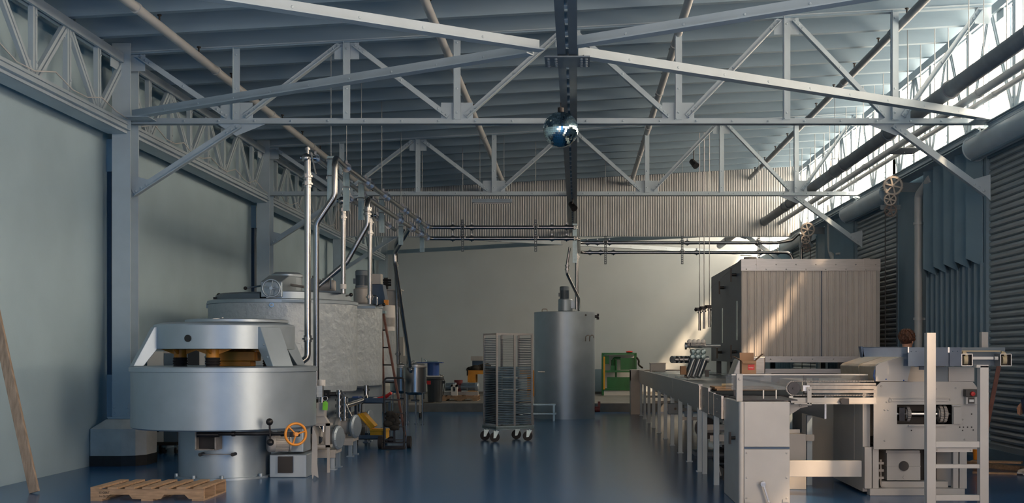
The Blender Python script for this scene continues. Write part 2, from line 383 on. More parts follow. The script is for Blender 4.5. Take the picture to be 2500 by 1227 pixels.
# soffit boards above (thin board lines between the joists)
# clerestory windows, one per bay
WIN = [(YF, D[0])]+[(D[i], D[i+1]) for i in range(4)]
for n, (a, b) in enumerate(WIN):
    g = G(); z0, z1 = 4.62, zj(XC)+.30
    cnt = max(8, round((b-a)/(pit)))
    for j in range(cnt+1):
        yy = a+(b-a)*j/cnt; g.b2(XC-.03, XC+.05, yy-.03, yy+.03, z0, z1)
    for zz in (z0+.03, (z0+z1)/2, z1-.03): g.b2(XC-.02, XC+.04, a, b, zz-.025, zz+.025)
    w = struct('window_%d' % (n+1), g, M['steel'])
    p = G(); p.b2(XC+.012, XC+.018, a, b, z0, z1); p.build('pane', M['pane'], w)
# corrugated draught curtain hanging at the third truss
g = G(); n = 1230; x0, x1, yc = -6.3, XC-.05, D[3]-.22; vs = []
for i in range(n+1):
    x = x0+(x1-x0)*i/n; yy = yc+.011*math.sin(2*PI*(x-x0)/.0615); vs += [(x,yy,4.57),(x,yy,zj(x)+.3)]
g.add(vs, [(2*i,2*i+2,2*i+3,2*i+1) for i in range(n)], True)
vs2 = [(a,b+.006,c) for a,b,c in vs]; g.add(vs2, [(2*i+1,2*i+3,2*i+2,2*i) for i in range(n)], True)
g.add([vs[0],vs[2*n],vs2[2*n],vs2[0]], [(0,1,2,3)])
struct('wall_curtain', g, M['corr'])
g = G(); g.b2(-6.3, XR, yc+.02, yc+.09, 4.555, 4.62); struct('trim_4', g, M['steel'])

# ------------------------------------------------------------------ columns
def h_section(g, x, y, z0, z1, wx, dy, t=.022):
    g.b2(x-wx/2, x+wx/2, y-dy/2, y-dy/2+t, z0, z1); g.b2(x-wx/2, x+wx/2, y+dy/2-t, y+dy/2, z0, z1); g.b2(x-t/2, x+t/2, y-dy/2+t, y+dy/2-t, z0, z1)
def column(x, y, label, left):
    r = thing('steel_column', label, 'column', (x, y, 0), 'steel columns along the walls')
    g = G()
    if left: h_section(g, x, y, .62, 5.75, .25, .32)
    else: h_section(g, x, y, 0, 6.1, .16, .26)
    g.build('shaft', M['steel'], r)
    if left:
        PL = [(-.32,-.42),(.10,-.42),(.27,-.36),(.36,-.2),(.36,.2),(.27,.36),(.10,.42),(-.32,.42)]; p = G(); xc = x+.0
        p.extrude(V(xc,y,.13), V(xc,y,.50), [(-a,b) for a, b in PL][::-1], (0,1,0))
        # sloping top of the plinth
        lo = PL; n = 8
        hi = [(a*.55,b*.62) for a, b in lo]
        vs = [V(xc+a,y+b,.50) for a,b in lo]+[V(xc+a,y+b,.62) for a,b in hi]
        p.add(vs, [(i,(i+1)%n,n+(i+1)%n,n+i) for i in range(n)]+[tuple(range(n,2*n))])
        p.build('plinth', M['plinth'], r, label='pale painted concrete plinth', bevel=.012)
        b = G(); b.extrude(V(xc,y,0), V(xc,y,.14), [(-a*1.012,bb*1.012) for a,bb in lo][::-1], (0,1,0)); b.build('tar_band', M['tar'], r, label='black tarred foot of the plinth')
        c = G(); c.box((x,y,.64),(.34,.40,.03))
        for sx in (-.09,.09):
            for zz in (.70,.78): c.bolt((x+sx,y-.16,zz),(0,-1,0),.02,.02)
        for zz in (.70,.78): c.bolt((x+.125,y+.08,zz),(1,0,0),.02,.02)
        c.b2(x-.11,x+.11,y-.172,y-.158,.655,.83); c.build('base_plate', M['steel'], r)
    else:
        c = G(); c.box((x,y,.012),(.19,.34,.024)); c.build('base_plate', M['steel'], r)
    return r
XCL, XCR = -6.22, 5.70
column(XCL, D[1], 'nearest grey steel column on the left wall on a pale concrete plinth', True)
column(XCL, D[2], 'grey steel column rising behind the big insulated tank with hand wheel', True)
column(XCL, D[3], 'grey steel column at the left end of the corrugated curtain', True)
column(XCL, D[4]-.2, 'farthest grey steel column in the back left corner', True)

# ------------------------------------------------------------------ cross trusses
XN = [-6.12, -4.69, -3.17, -1.65, -.12, 1.40, 2.89, 4.38, 5.66]
def cross_truss(y, label):
    r = thing('roof_truss', label, 'truss', (0, y, ZCH), 'roof trusses across the hall')
    b = G(); x0, x1 = XN[0], XN[-1]+.05
    for s in (-1, 1): b.angle(V(x0,y+s*.012,ZCH-.04), V(x1,y+s*.012,ZCH-.04), .085, .085, .012, flip=s*1)
    for i in range(8):
        for k in range(3):
            xx = XN[i]+(XN[i+1]-XN[i])*(k+.5)/3; b.bolt((xx,y-.024,ZCH+.005))
    b.build('bottom_chord', M['steel'], r)
    t = G(); zt = lambda x: zj(x)+.02
    for s in (-1, 1): t.angle(V(x0-.1,y+s*.012,zt(x0-.1)), V(x1,y+s*.012,zt(x1)), .09, .12, .014, flip=s)
    for i in range(28):
        xx = x0+.25+i*.42; t.bolt((xx,y-.026,zt(xx)+.06))
    t.build('top_chord', M['steel'], r)
    for i in range(1, 8):
        v = G(); x = XN[i]
        for s in (-1, 1): v.angle(V(x-.04,y+s*.012,ZCH+.03), V(x-.04,y+s*.012,zt(x)), .075, .05, .01, up=(0,s,0), flip=1 if s<0 else -1)
        v.b2(x-.05,x+.05,y-.03,y-.018,ZCH+.02,zt(x)+.02)
        for z in (ZCH+.12, ZCH+.45, zt(x)-.1): v.bolt((x,y-.03,z))
        v.build('vertical', M['steel'], r)
    for i in range(8):
        lo, hi = (i+1, i) if i % 2 == 0 else (i, i+1)
        if i == 0: lo, hi = 1, 0
        if i == 7: lo, hi = 7, 8
        sgn = 1 if XN[hi] > XN[lo] else -1
        P = V(XN[lo]+sgn*.12,y-.02,ZCH+.07); Q = V(XN[hi]-sgn*.10,y-.02,zt(XN[hi])-.04)
        d = G(); d.extrude(P, Q, [(-.008,-.036),(.008,-.036),(.008,.036),(-.008,.036)]); d.extrude(P, Q, [(-.05,-.036),(.05,-.036),(.05,-.024),(-.05,-.024)])
        u = (Q-P).normalized()
        for k in (.03,.1,.17): d.bolt(P+u*k+V(0,-.01,0)); d.bolt(Q-u*k+V(0,-.01,0))
        d.bolt((P+Q)/2+V(0,-.01,0)); d.build('diagonal', M['steel'], r)
    for i in range(0, 9):
        p = G(); x = XN[i]
        if i % 2: p.b2(x-.22,x+.22,y-.006,y+.006,ZCH-.03,ZCH+.26)
        else: p.b2(x-.17,x+.17,y-.006,y+.006,zt(x)-.24,zt(x)+.1)
        p.build('gusset_plate', M['steel'], r)
    for xa, xb, sx in ((x0+.02, XN[1]+.05, 1), (XN[-1]-.02, XN[7]-.02, -1)):
        k = G(); P = V(xa,y-.03,3.72); Q = V(xb,y-.03,ZCH-.05)
        k.extrude(P, Q, [(-.008,-.05),(.008,-.05),(.008,.05),(-.008,.05)]); k.extrude(P, Q, [(-.05,-.05),(.05,-.05),(.05,-.038),(-.05,-.038)])
        k.prism([V(xa-sx*.06,y-.02,3.62), V(xa+sx*.22,y-.02,3.90), V(xa-sx*.06,y-.02,3.98)], (0,.012,0))
        k.prism([V(xb-sx*.3,y-.02,ZCH-.04), V(xb+sx*.35,y-.02,ZCH-.04), V(xb-sx*.05,y-.02,ZCH-.2)], (0,.012,0))
        u = (Q-P).normalized()
        for q in (.05,.13,.21): k.bolt(P+u*q+V(0,-.01,0),r=.02); k.bolt(Q-u*q+V(0,-.01,0),r=.02)
        k.build('knee_brace', M['steel'], r)
    return r
cross_truss(D[1], 'nearest pale steel roof truss spanning the hall, behind the mirror ball')
cross_truss(D[2], 'second pale steel roof truss, in front of the corrugated curtain')
t3 = cross_truss(D[3], 'third roof truss, mostly hidden behind the corrugated curtain')

# ------------------------------------------------------------------ cross bracing and the central tie
def brace(p, q, label, flipz=1):
    r = thing('cross_brace', label, 'brace', tuple((Vector(p)+Vector(q))/2), 'horizontal cross braces at truss level')
    d = Vector(q)-Vector(p); n = max(4, int(d.length/.62)); u = d.normalized(); mid = (Vector(p)+Vector(q))/2; gap = .24
    side = u.cross(Vector((0,0,1))).normalized()
    ax = side if side.y < 0 else -side
    for a, b in ((Vector(p), mid-u*gap), (mid+u*gap, Vector(q))):
        g = G(); g.angle(a, b, .13, .13, .014, flip=flipz); k = int((b-a).length/.62)
        for i in range(1, k): g.bolt(a+(b-a)*(i/k)+V(0,0,.07)+ax*.001, tuple(ax), .02, .018)
        g.build('angle_bar', M['steel'], r)
    for c in (Vector(p)+u*.15, Vector(q)-u*.15): e = G(); e.box(c+V(0,0,-.004), (.34,.34,.012)); e.build('end_plate', M['steel'], r)
    return r
zb = ZCH-.03
cx = (XCL+XCR)/2
for ya, yb, nm in ((D[0],D[1],'near'), (D[3],D[4],'far')):
    m1 = V((XCL+XCR)/2,(ya+yb)/2,zb)
    if nm == 'near':
        brace(V(XCL+.15,ya,zb), V(XCR-.02,yb-.12,zb), 'bright white steel brace running from upper left down to the right column'); 
        brace(V(XCR-.15,ya,zb+.03), V(XCL+.15,yb-.14,zb+.03), 'grey steel brace running from upper right down to the nearest left column', -1)
    else:
        brace(V(XCL+.15,ya+.2,zb), V(XCR-.15,yb-.3,zb), 'far steel brace under the corrugated curtain sloping down to the right')
        brace(V(XCR-.15,ya+.2,zb+.03), V(XCL+.15,yb-.3,zb+.03), 'far steel brace under the corrugated curtain sloping down to the left', -1)
r = thing('tie_beam', 'dark central tie of paired steel angles running from overhead to the far tank', 'beam', (-.1, 8, ZCH))
g = G()
for s in (-1, 1): g.angle(V(-.1+s*.016, 6.5, ZCH-.055), V(-.1+s*.016, D[3]-.3, ZCH-.055), .088, .09, .012, flip=s)
g.build('angle_bar', M['mach_d'], r)
g = G(); y = 6.7
while y < D[3]-.5: g.b2(-.118,-.082,y-.05,y+.05,ZCH-.05,ZCH+.03); y += .45
g.build('stitch_plate', M['steel'], r)
g = G(); g.b2(-.34,.14,(D[0]+D[1])/2-.22,(D[0]+D[1])/2+.22,ZCH-.085,ZCH-.07)
for sx in (-.3,-.22,.05,.1):
    for sy in (-.15,-.05,.05,.15): g.bolt((sx,(D[0]+D[1])/2+sy,ZCH-.085),(0,0,-1),.018,.02)
g.build('junction_plate', M['mach_d'], r)

# ------------------------------------------------------------------ longitudinal trusses
def side_truss(x, i, label, left):
    ya, yb = (D[i], D[i+1]); ztop = 5.50 if left else 6.16; zbot = 4.66
    r = thing('side_truss', label, 'truss', (x, (ya+yb)/2, zbot), 'lengthwise trusses along the left wall' if left else 'lengthwise trusses along the clerestory')
    s = 1 if left else -1
    b = G(); a0, a1 = ya+.17, yb-(.17 if i < 3 else .38)
    b.b2(x-.16,x+.10,a0,a1,zbot-.012,zbot+.0); b.b2(x+s*.10-.006,x+s*.10+.006,a0,a1,zbot-.15,zbot+.02); b.b2(x-.16,x+.10,a0,a1,zbot-.15,zbot-.138)
    b.b2(x+s*.10,x+s*.16,a0,a1,zbot-.11,zbot-.10); b.b2(x+s*.10,x+s*.13,a0,a1,zbot-.03,zbot-.02)
    b.build('bottom_chord', M['steel'], r)
    t = G()
    for q in (-.06,.02): t.b2(x+q,x+q+.04,a0,a1,ztop-.02,ztop+.10)
    t.build('top_chord', M['steel'], r)
    for j in range(1, 8):
        y = ya+j*pit; v = G(); v.pair(V(x,y,zbot), V(x,y,ztop), .11, .02, .06, up=(1,0,0))
        for z in (zbot+.1, zbot+.2, ztop-.1): v.bolt((x+s*.032,y+.03,z),(s,0,0))
        v.build('vertical', M['steel'], r)
    for j in range(8):
        lo, hi = (j+1, j) if j % 2 == 0 else (j, j+1)
        sg = 1 if hi > lo else -1
        d = G(); d.pair(V(x,ya+lo*pit+sg*.06,zbot+.03), V(x,ya+hi*pit-sg*.08,ztop-.02), .11, .022, .05, up=(1,0,0)); d.build('diagonal', M['steel'], r)
    for j in range(1, 9):
        p = G(); y = ya+j*pit-((.33 if i < 3 else .52) if j == 8 else 0)
        z0 = zbot if j % 2 else ztop-.14
        p.b2(x-.006,x+.006,y-.15,y+.12,z0,z0+.2)
        p.build('gusset_plate', M['steel'], r)
    return r
nm = ['nearest left lengthwise truss, cut by the upper left corner of the view', 'left lengthwise truss between the first and second columns', 'left lengthwise truss beyond the column behind the big tank', 'left lengthwise truss below the corrugated curtain in the far corner']
for i in range(4): side_truss(XCL-.02, i, nm[i], True)
nm = ['right lengthwise truss nearest the camera, cut by the upper right corner', 'right lengthwise truss backlit by the clerestory between first and second right columns', 'right lengthwise truss backlit by the clerestory in front of the corrugated curtain']
for i in range(3): side_truss(XCR+.02, i, nm[i], False)
# ------------------------------------------------------------------ shared small builders
def motor_parts(r, c, d, rad, ln, m, bits=True, cap='fan_cover'):
    # finned electric motor from point c along direction d
    c, d = Vector(c), Vector(d).normalized(); g = G(); g.cyl(c, c+d*ln*.72, rad*.86, 24); a = d.orthogonal().normalized(); b = d.cross(a)
    for k in range(28):
        t = 2*PI*k/28; n = a*math.cos(t)+b*math.sin(t); g.bar(c+n*rad*.9+d*ln*.05, c+n*rad*.9+d*ln*.68, rad*.05, rad*.2, n)
    g.cyl(c-d*ln*.04, c+d*ln*.03, rad*1.05, 24); f = g.build('motor_body', m, r)
    h = G(); h.lathe([(rad*1.04,ln*.68),(rad*1.04,ln*.93),(rad*.9,ln*1.0),(rad*.25,ln*1.01)], c, 24, d); h.build(cap, m, r)
    if bits:
        up = V(0,0,1) if abs(d.z) < .8 else V(0,-1,0)
        side = d.cross(up).normalized() if abs(d.z) < .8 else V(-1,0,0)
        t = G(); ct = c+d*ln*.35+(up if abs(d.z) < .8 else side)*rad*1.05; t.box(ct, (rad*.7,rad*.7,rad*.6) if abs(d.z) < .8 else (rad*.5,rad*.8,rad*.8)); t.build('terminal_box', m, r)
def wheel_parts(r, c, R, t, m, axis=(0,-1,0), spokes=4, rim='hand_wheel'):
    c = Vector(c); ax = Vector(axis).normalized(); a = ax.orthogonal().normalized(); b = ax.cross(a); g = G(); g.torus(c, R, t, ax, 32, 10)
    g.cyl(c-ax*t*1.2, c+ax*t*1.6, R*.2, 14)
    for k in range(spokes):
        q = 2*PI*k/spokes+.6; n = a*math.cos(q)+b*math.sin(q); g.tube([c+n*R*.15+ax*t*.5, c+n*R*.55+ax*t*.2, c+n*R*.98], t*.62, 8)
    return g.build(rim, m, r)
def knob_lever(r, p, q, rad, m_rod, knob_both=False, ball=.03):
    p, q = Vector(p), Vector(q); g = G(); g.cyl(p, q, rad, 10); o = g.build('lever', m_rod, r)
    k = G(); k.sphere(q, ball, 14, 10); k.build('lever_knob', M['black'], o)
    if knob_both: k = G(); k.sphere(p, ball, 14, 10); k.build('lever_knob', M['black'], o)
    return o

# ------------------------------------------------------------------ pan mixer in the left foreground
cx, cy = -4.35, 14.6
r = thing('pan_mixer', 'big round silver grinding mixer with orange shafts, nearest machine on the left', 'machine', (cx, cy, 0))
g = G(); g.lathe([(.60,0),(.60,.025),(.55,.028),(.55,.66)], (cx,cy,0), 56)
for t in (-.5,-1.35,-1.95,-2.6,.5): g.cyl((cx+.585*math.cos(t),cy+.585*math.sin(t),.02),(cx+.585*math.cos(t),cy+.585*math.sin(t),.06),.025,8)
g.build('base_drum', M['silver'], r)
g = G(); g.lathe([(.30,.615),(1.08,.615),(1.10,.63),(1.10,1.30)], (cx,cy,0), 72); g.build('pan', M['silver'], r, label='wide silver pan with slightly dented skin')
g = G(); g.lathe([(1.10,1.295),(1.12,1.298),(1.12,1.345),(1.09,1.36),(.3,1.35),(.001,1.35)], (cx,cy,0), 72); g.build('pan_rim', M['silver'], r)
g = G(); g.lathe([(.80,1.565),(.84,1.57),(.84,1.845),(.83,1.862),(.74,1.885),(.30,1.90),(.001,1.90)], (cx,cy,0), 64); g.lathe([(.80,1.60),(.80,1.565)], (cx,cy,0), 64); g.build('drum_housing', M['silver'], r)
g = G(); g.lathe([(.62,1.895),(.62,1.925),(.58,1.935),(.001,1.935)], (cx+.12,cy+.1,0), 40); g.build('top_cover', M['silver'], r)
g = G(); g.cyl((cx+.03,cy-.45,1.88),(cx+.03,cy-.45,1.935),.055,16); g.cyl((cx+.10,cy-.45,1.88),(cx+.10,cy-.45,1.945),.012,8); g.build('filler_cap', M['white'], r)
a = -.19; yy = cy-math.sqrt(.84**2-a*a)
g = G(); n = V(a, yy-cy, 0).normalized(); g.cyl(V(cx+a,yy,1.69)-n*.02, V(cx+a,yy,1.69)+n*.014, .042, 20); g.build('port_plug', M['black'], r, label='black round plug')
for th, wd in ((-PI/2+.93,.30),(-PI/2-1.05,.22),(PI/2+.4,.28),(PI/2-.7,.28)):
    u = V(math.cos(th), math.sin(th), 0); t = V(-math.sin(th), math.cos(th), 0); c0 = V(cx,cy,0)
    P = [c0+u*.80+V(0,0,1.83), c0+u*.86+V(0,0,1.83), c0+u*1.10+V(0,0,1.362), c0+u*.98+V(0,0,1.362), c0+u*.80+V(0,0,1.60)]
    g = G(); g.prism([p-t*wd/2 for p in P], t*wd)
    for k, z in ((.93,1.62),(1.0,1.47)): g.bolt(c0+u*k+t*(wd/2)*(1 if th > 0 else -1)+V(0,0,z), t*(1 if th > 0 else -1), .014, .012)
    g.build('support_leg', M['silver'], r, bevel=.006)
for ox, oy in ((0,-.50),(-.55,-.02),(.54,.05),(0.05,.5)):
    c = V(cx+ox, cy+oy, 0)
    g = G(); g.cyl(c+V(0,0,1.46), c+V(0,0,1.60), .078, 20)
    for k in range(4):
        d = V(math.cos(k*PI/2), math.sin(k*PI/2), 0); s = V(-d.y, d.x, 0)
        g.prism([c+d*.06+s*.012+V(0,0,1.50), c+d*.26+s*.012+V(0,0,1.575), c+d*.06+s*.012+V(0,0,1.60)], -s*.024)
    q = g.build('spring_shaft', M['yellow'], r, label='orange painted spring shaft')
    h = G(); h.lathe([(.08,1.35),(.085,1.36),(.075,1.375),(.09,1.39),(.078,1.405),(.092,1.42),(.078,1.435),(.088,1.45),(.078,1.465)], c, 24); h.build('bellows', M['rubber'], q)
g = G(); g.b2(cx-.23,cx+.37,cy-.02,cy+.28,1.42,1.54); g.b2(cx-.17,cx+.31,cy+.0,cy+.26,1.355,1.42); g.build('roller_block', M['yellow'], r, label='ochre roller block', bevel=.01)
# discharge chute and its operating shaft under the pan
c = W(508,1072,13.85)
g = G(); w, h = .115, .12
for sx in (-1,1): g.b2(c.x+sx*w-.008,c.x+sx*w+.008,c.y-.10,c.y+.14,c.z-h,c.z+h)
g.b2(c.x-w,c.x+w,c.y-.10,c.y+.14,c.z+h-.016,c.z+h); g.b2(c.x-w,c.x+w,c.y-.10,c.y+.14,c.z-h,c.z-h+.012)
g.b2(c.x-w-.05,c.x+w+.02,c.y-.11,c.y-.08,c.z+h-.012,c.z+h+.02); g.build('chute', M['iron'], r)
g = G(); g.b2(c.x-w+.008,c.x+w-.008,c.y+.0,c.y+.02,c.z-h+.012,c.z+h-.016); g.build('chute_gate', M['dark_in'], r)
p, q = W(528,1058,13.72), W(706,1058,13.66)
g = G(); g.cyl(p, q, .022, 12); g.cyl(W(482,1060,13.72), W(535,1060,13.72), .032, 14)
for px in (570, 660, 690): g.cyl(W(px-4,1058,13.7), W(px+4,1058,13.7), .032, 12)
g.b2(W(700,1048,13.66).x, W(730,1048,13.66).x, 13.6, 13.72, p.z-.03, p.z+.03); g.build('gate_shaft', M['iron_d'], r)
knob_lever(r, W(660,1079,13.62), W(658,1029,13.6), .011, M['iron_d'], True, .042)
o = wheel_parts(r, W(722,1059,13.5), .122, .015, M['orange'], (.55,-.83,.03), 3); o['label'] = 'orange three-spoke hand wheel'
kb = [W(492,1108,13.98), W(571,1108,14.0)]
g = G(); g.cyl(kb[0]+V(0,-.03,0), kb[1]+V(0,-.03,0), .005, 6); h = g.build('door_rod', M['iron'], r)
for k in kb: g = G(); g.cyl(k+V(0,.06,0), k+V(0,-.06,0), .022, 14); g.build('rod_knob', M['black'], h)
# drive motor behind the base
motor_parts(r, (-3.50,14.36,.43), (-1,-.45,0), .105, .26, M['mach'])
g = G(); g.b2(-3.68,-3.36,14.5,14.9,.30,.60); g.b2(-3.75,-3.3,14.4,14.95,0,.28); g.build('drive_box', M['silver'], r, bevel=.01)
g = G(); g.b2(-3.64,-3.46,14.36,14.40,.06,.26); g.build('switch_panel', M['black'], r)
g = G(); P = [W(763,1043,14.2),W(772,1060,14.2),W(775,1090,14.2),W(774,1130,14.2),W(777,1150,14.2),W(766,1150,14.2),W(763,1163,14.2),W(760,1150,14.2)]
P[6].z = 0.0; P[4].z = .02; P[5].z=.05
g.prism(P, (0,.012,0)); g.build('fin_plate', M['mach'], r, label='tall shark-fin shaped grey guard plate')

# ------------------------------------------------------------------ insulated tanks along the left
def kettle(cx, cy, R, z0, z1, base_r, label):
    r = thing('insulated_tank', label, 'tank', (cx, cy, 0), 'insulated silver tanks along the left wall')
    g = G(); prof = [(.2,z0),(R-.06,z0),(R-.015,z0+.03),(R,z0+.12)]
    for k in range(1, 9): prof.append((R+.0015*math.sin(k*2.3), z0+.12+(z1-z0-.12)*k/8))
    g.lathe(prof, (cx,cy,0), 72); g.build('jacket', M['insul'], r)
    g = G(); g.lathe([(R+.002,z1-.05),(R+.014,z1-.045),(R+.014,z1-.0),(R-.02,z1+.015),(R-.2,z1+.02),(.001,z1+.02)], (cx,cy,0), 72); g.build('rim', M['silver'], r)
    g = G(); g.lathe([(base_r,0),(base_r,z0+.02)], (cx,cy,0), 48); g.build('base_drum', M['silver'], r)
    return r
T1 = V(-4.67,18.8,0); r = kettle(T1.x, T1.y, 1.155, .90, 2.33, .84, 'large insulated silver tank with a hand wheel gearbox on its lid')
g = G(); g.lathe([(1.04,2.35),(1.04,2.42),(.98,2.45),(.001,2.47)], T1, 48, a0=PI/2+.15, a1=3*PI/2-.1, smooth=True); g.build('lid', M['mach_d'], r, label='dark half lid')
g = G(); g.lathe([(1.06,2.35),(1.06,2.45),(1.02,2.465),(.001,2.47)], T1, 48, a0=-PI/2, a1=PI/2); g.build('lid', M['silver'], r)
c = W(701,720,18.75)
g = G(); g.lathe([(.235,2.45),(.235,2.72),(.25,2.725),(.25,2.765),(.19,2.80),(.001,2.81)], (c.x,18.75,0), 36); g.build('gear_housing', M['silver'], r)
g = G(); x0 = W(643,0,17.9).x; x1 = W(686,0,17.9).x
g.prism([V(x0,17.74,2.36),V(x0,17.74,2.60),V(x0,18.2,2.72),V(x0,18.7,2.74),V(x0,18.7,2.36)], (x1-x0+.06,0,0)); g.build('gear_block', M['silver'], r, bevel=.015)
wheel_parts(r, W(662,703,17.58), .128, .015, M['silver'], (.12,-1,0), 4)
g = G(); g.cyl(W(662,703,17.58), W(662,703,17.76), .02, 10); g.build('wheel_shaft', M['iron'], r)
knob_lever(r, W(645,696,18.2), W(599,703,18.0), .014, M['silver'], ball=.028)
g = G(); g.cyl(W(690,692,18.3), W(742,700,18.2), .02, 10); g.build('lever', M['iron'], r)
g = G(); p = W(661,744,17.66); g.cyl(p+V(0,.06,0), p+V(.02,-.03,0), .035, 14); g.cyl(p+V(.02,-.03,0), p+V(.02,-.05,0), .022, 12); g.build('sight_port', M['stain'], r)
g = G(); p = W(509,746,18.8); g.b2(p.x-.02,p.x+.06,18.75,18.85,p.z-.04,p.z+.04); g.build('hinge_lug', M['silver'], r)
g = G(); p = W(530,732,18.4); g.b2(p.x-.03,p.x+.05,18.3,18.5,2.36,p.z+.04); g.sphere(p+V(.03,0,.07), .04, 12, 8); g.build('lid_clamp', M['black'], r)
p = W(795,712,18.3); motor_parts(r, V(p.x-.12,18.35,2.57), (1,.05,.0), .085, .26, M['mach'])
g = G(); g.b2(p.x-.24,p.x-.11,18.2,18.5,2.46,2.68); g.b2(p.x-.2,p.x+.25,18.2,18.5,2.455,2.485); g.torus(V(p.x+.1,18.2,2.60), .085, .012, (1,.2,0), 20, 6); g.build('stirrer_drive', M['mach_d'], r)
g = G(); p = W(769,700,18.3); g.b2(p.x-.03,p.x+.03,18.25,18.35,2.46,2.72); g.build('post', M['cloth_d'], r)
knob_lever(r, W(845,722,18.2), W(857,719,18.1), .012, M['iron'], ball=.03)
g = G(); a = W(690,739,17.75); b = W(762,739,17.75); g.b2(a.x,b.x,17.66,17.72,2.285,2.32); g.build('drip_rail', M['silver'], r)
T2 = V(-4.66,21.4,0); r = kettle(T2.x, T2.y, 1.12, .92, 2.38, .80, 'second insulated silver tank with a vertical motor and a dark hopper on top')
p = W(884,738,21.0)
g = G(); g.lathe([(.13,2.40),(.15,2.42),(.15,2.66),(.12,2.68),(.12,2.72)], (p.x,21.0,0), 24); g.build('gear_housing', M['mach'], r)
motor_parts(r, V(p.x,21.0,2.70), (0,0,1), .115, .30, M['mach_d'])
g = G(); p = W(922,740,21.2); q = [V(p.x-.16,21.0,2.75),V(p.x+.12,21.0,2.75),V(p.x+.18,21.0,2.40),V(p.x-.16,21.0,2.40)]; g.prism(q, (0,.35,0)); g.build('hopper', M['blue_st'], r)
p = W(912,682,21.2); g = G(); g.b2(p.x-.14,p.x+.16,21.0,21.25,p.z-.09,p.z+.09); g.b2(p.x-.1,p.x-.04,21.05,21.15,2.4,p.z); g.build('junction_box', M['mach'], r)
p = W(933,740,20.5); g = G(); g.b2(p.x-.035,p.x+.035,20.9,21.0,2.38,2.47); g.build('sensor_box', M['orange'], r, label='small orange sensor box')
g = G(); g.tube([W(905,741,20.6),W(905,722,20.6),W(920,722,20.6),W(920,744,20.6)], .018, 10, .05); g.build('vent_pipe', M['stain'], r)
knob_lever(r, W(925,746,20.4), W(937,743,20.4), .012, M['iron'], ball=.03)
g = G(); p = W(902,752,20.3); g.b2(p.x-.2,p.x+.12,20.18,20.27,2.29,2.33); g.build('drip_rail', M['silver'], r)
T3 = V(-4.82,24.3,0); r = kettle(T3.x, T3.y, 1.10, .95, 2.46, .8, 'third insulated silver tank, farthest of the row, with two round side canisters')
for yy, hh in ((775,.42),(795,.26)):
    p = W(947,yy,23.4); g = G(); g.cyl((p.x,23.35,p.z-hh/2+.03),(p.x,23.35,p.z+hh/2+.03),.15,24); g.build('side_canister', M['white'], r)
g = G(); p = W(958,706,24.0); g.b2(p.x-.14,p.x+.16,23.9,24.2,2.48,2.80); g.b2(p.x-.18,p.x+.2,23.85,24.25,2.80,2.82); g.build('control_box', M['mach'], r)
g = G(); p = W(945,690,24.0)
for k in range(3): g.cyl((p.x-.12,23.9,p.z-.05+k*.05),(p.x+.1,23.9,p.z-.05+k*.05),.022,10)
g.b2(p.x-.05,p.x+.03,23.9,24.0,2.48,p.z+.1); g.build('valve_stack', M['black'], r)

# ------------------------------------------------------------------ pumps on stands beside the tanks
def pump(x, y, h, label, scale=1.0, wheel=False):
    r = thing('transfer_pump', label, 'pump', (x, y, 0), 'transfer pumps beside the tanks'); k = scale
    g = G(); g.b2(x-.28*k,x+.22*k,y-.22*k,y+.22*k,h-.05,h); g.b2(x-.28*k,x+.22*k,y-.24*k,y-.20*k,h-.10,h-.03); g.build('bedplate', M['mach'], r)
    for sx in (-.24,.18):
        for sy in (-.18,.18):
            g = G(); g.b2(x+sx*k-.025,x+sx*k+.025,y+sy*k-.025,y+sy*k+.025,0,h-.04); g.box((x+sx*k,y+sy*k,.008),(.10,.10,.016)); g.build('leg', M['silver'], r)
    g = G(); c = V(x+.02,y-.02,h+.16*k); g.lathe([(.001,-.2*k),(.09*k,-.19*k),(.13*k,-.14*k),(.13*k,-.02*k),(.16*k,-.02*k),(.16*k,.03*k),(.11*k,.04*k),(.11*k,.2*k),(.08*k,.22*k)], c, 28, (1,-.25,0)); g.b2(x-.08,x+.1,y-.1,y+.08,h,h+.06); g.build('pump_body', M['mach'], r)
    g = G(); g.lathe([(.001,.20*k),(.165*k,.20*k),(.165*k,.23*k),(.14*k,.25*k),(.001,.26*k)], c, 28, (1,-.25,0))
    u = V(1,-.25,0).normalized(); a = u.orthogonal().normalized(); b = u.cross(a)
    for j in range(10): g.bolt(c+u*.23*k+(a*math.cos(j*.628)+b*math.sin(j*.628))*.145*k, u, .014, .016)
    g.build('cover_flange', M['silver'], r)
    g = G(); g.cyl(c+V(0,-.06*k,.08*k), c+V(0,-.06*k,.30*k), .05*k, 16); g.cyl(c+V(0,-.06*k,.28*k), c+V(0,-.06*k,.31*k), .075*k, 16); g.cyl(c+V(0,-.06*k,.31*k), c+V(0,-.06*k,.42*k), .045*k, 16); g.build('outlet_neck', M['stain'], r)
    g = G(); g.cyl(c+V(-.02,-.10*k,0), c+V(-.02,-.22*k,-.02*k), .035*k, 14); g.cyl(c+V(-.02,-.20*k,-.02*k), c+V(-.02,-.225*k,-.02*k), .05*k, 14); g.build('inlet_neck', M['stain'], r)
    g = G(); g.b2(x-.34*k,x-.14*k,y-.1*k,y+.14*k,h,h+.26*k); g.build('gear_case', M['mach'], r, bevel=.012)
    return r
pump(-3.35, 15.55, .26, 'nearest pump on a low stand, behind the orange hand wheel', .95)
pump(-3.52, 17.55, .27, 'bolted round pump on a grey stand below the large tank', 1.05)
pump(-3.74, 20.3, .30, 'small pump in shadow under the second tank', .8)
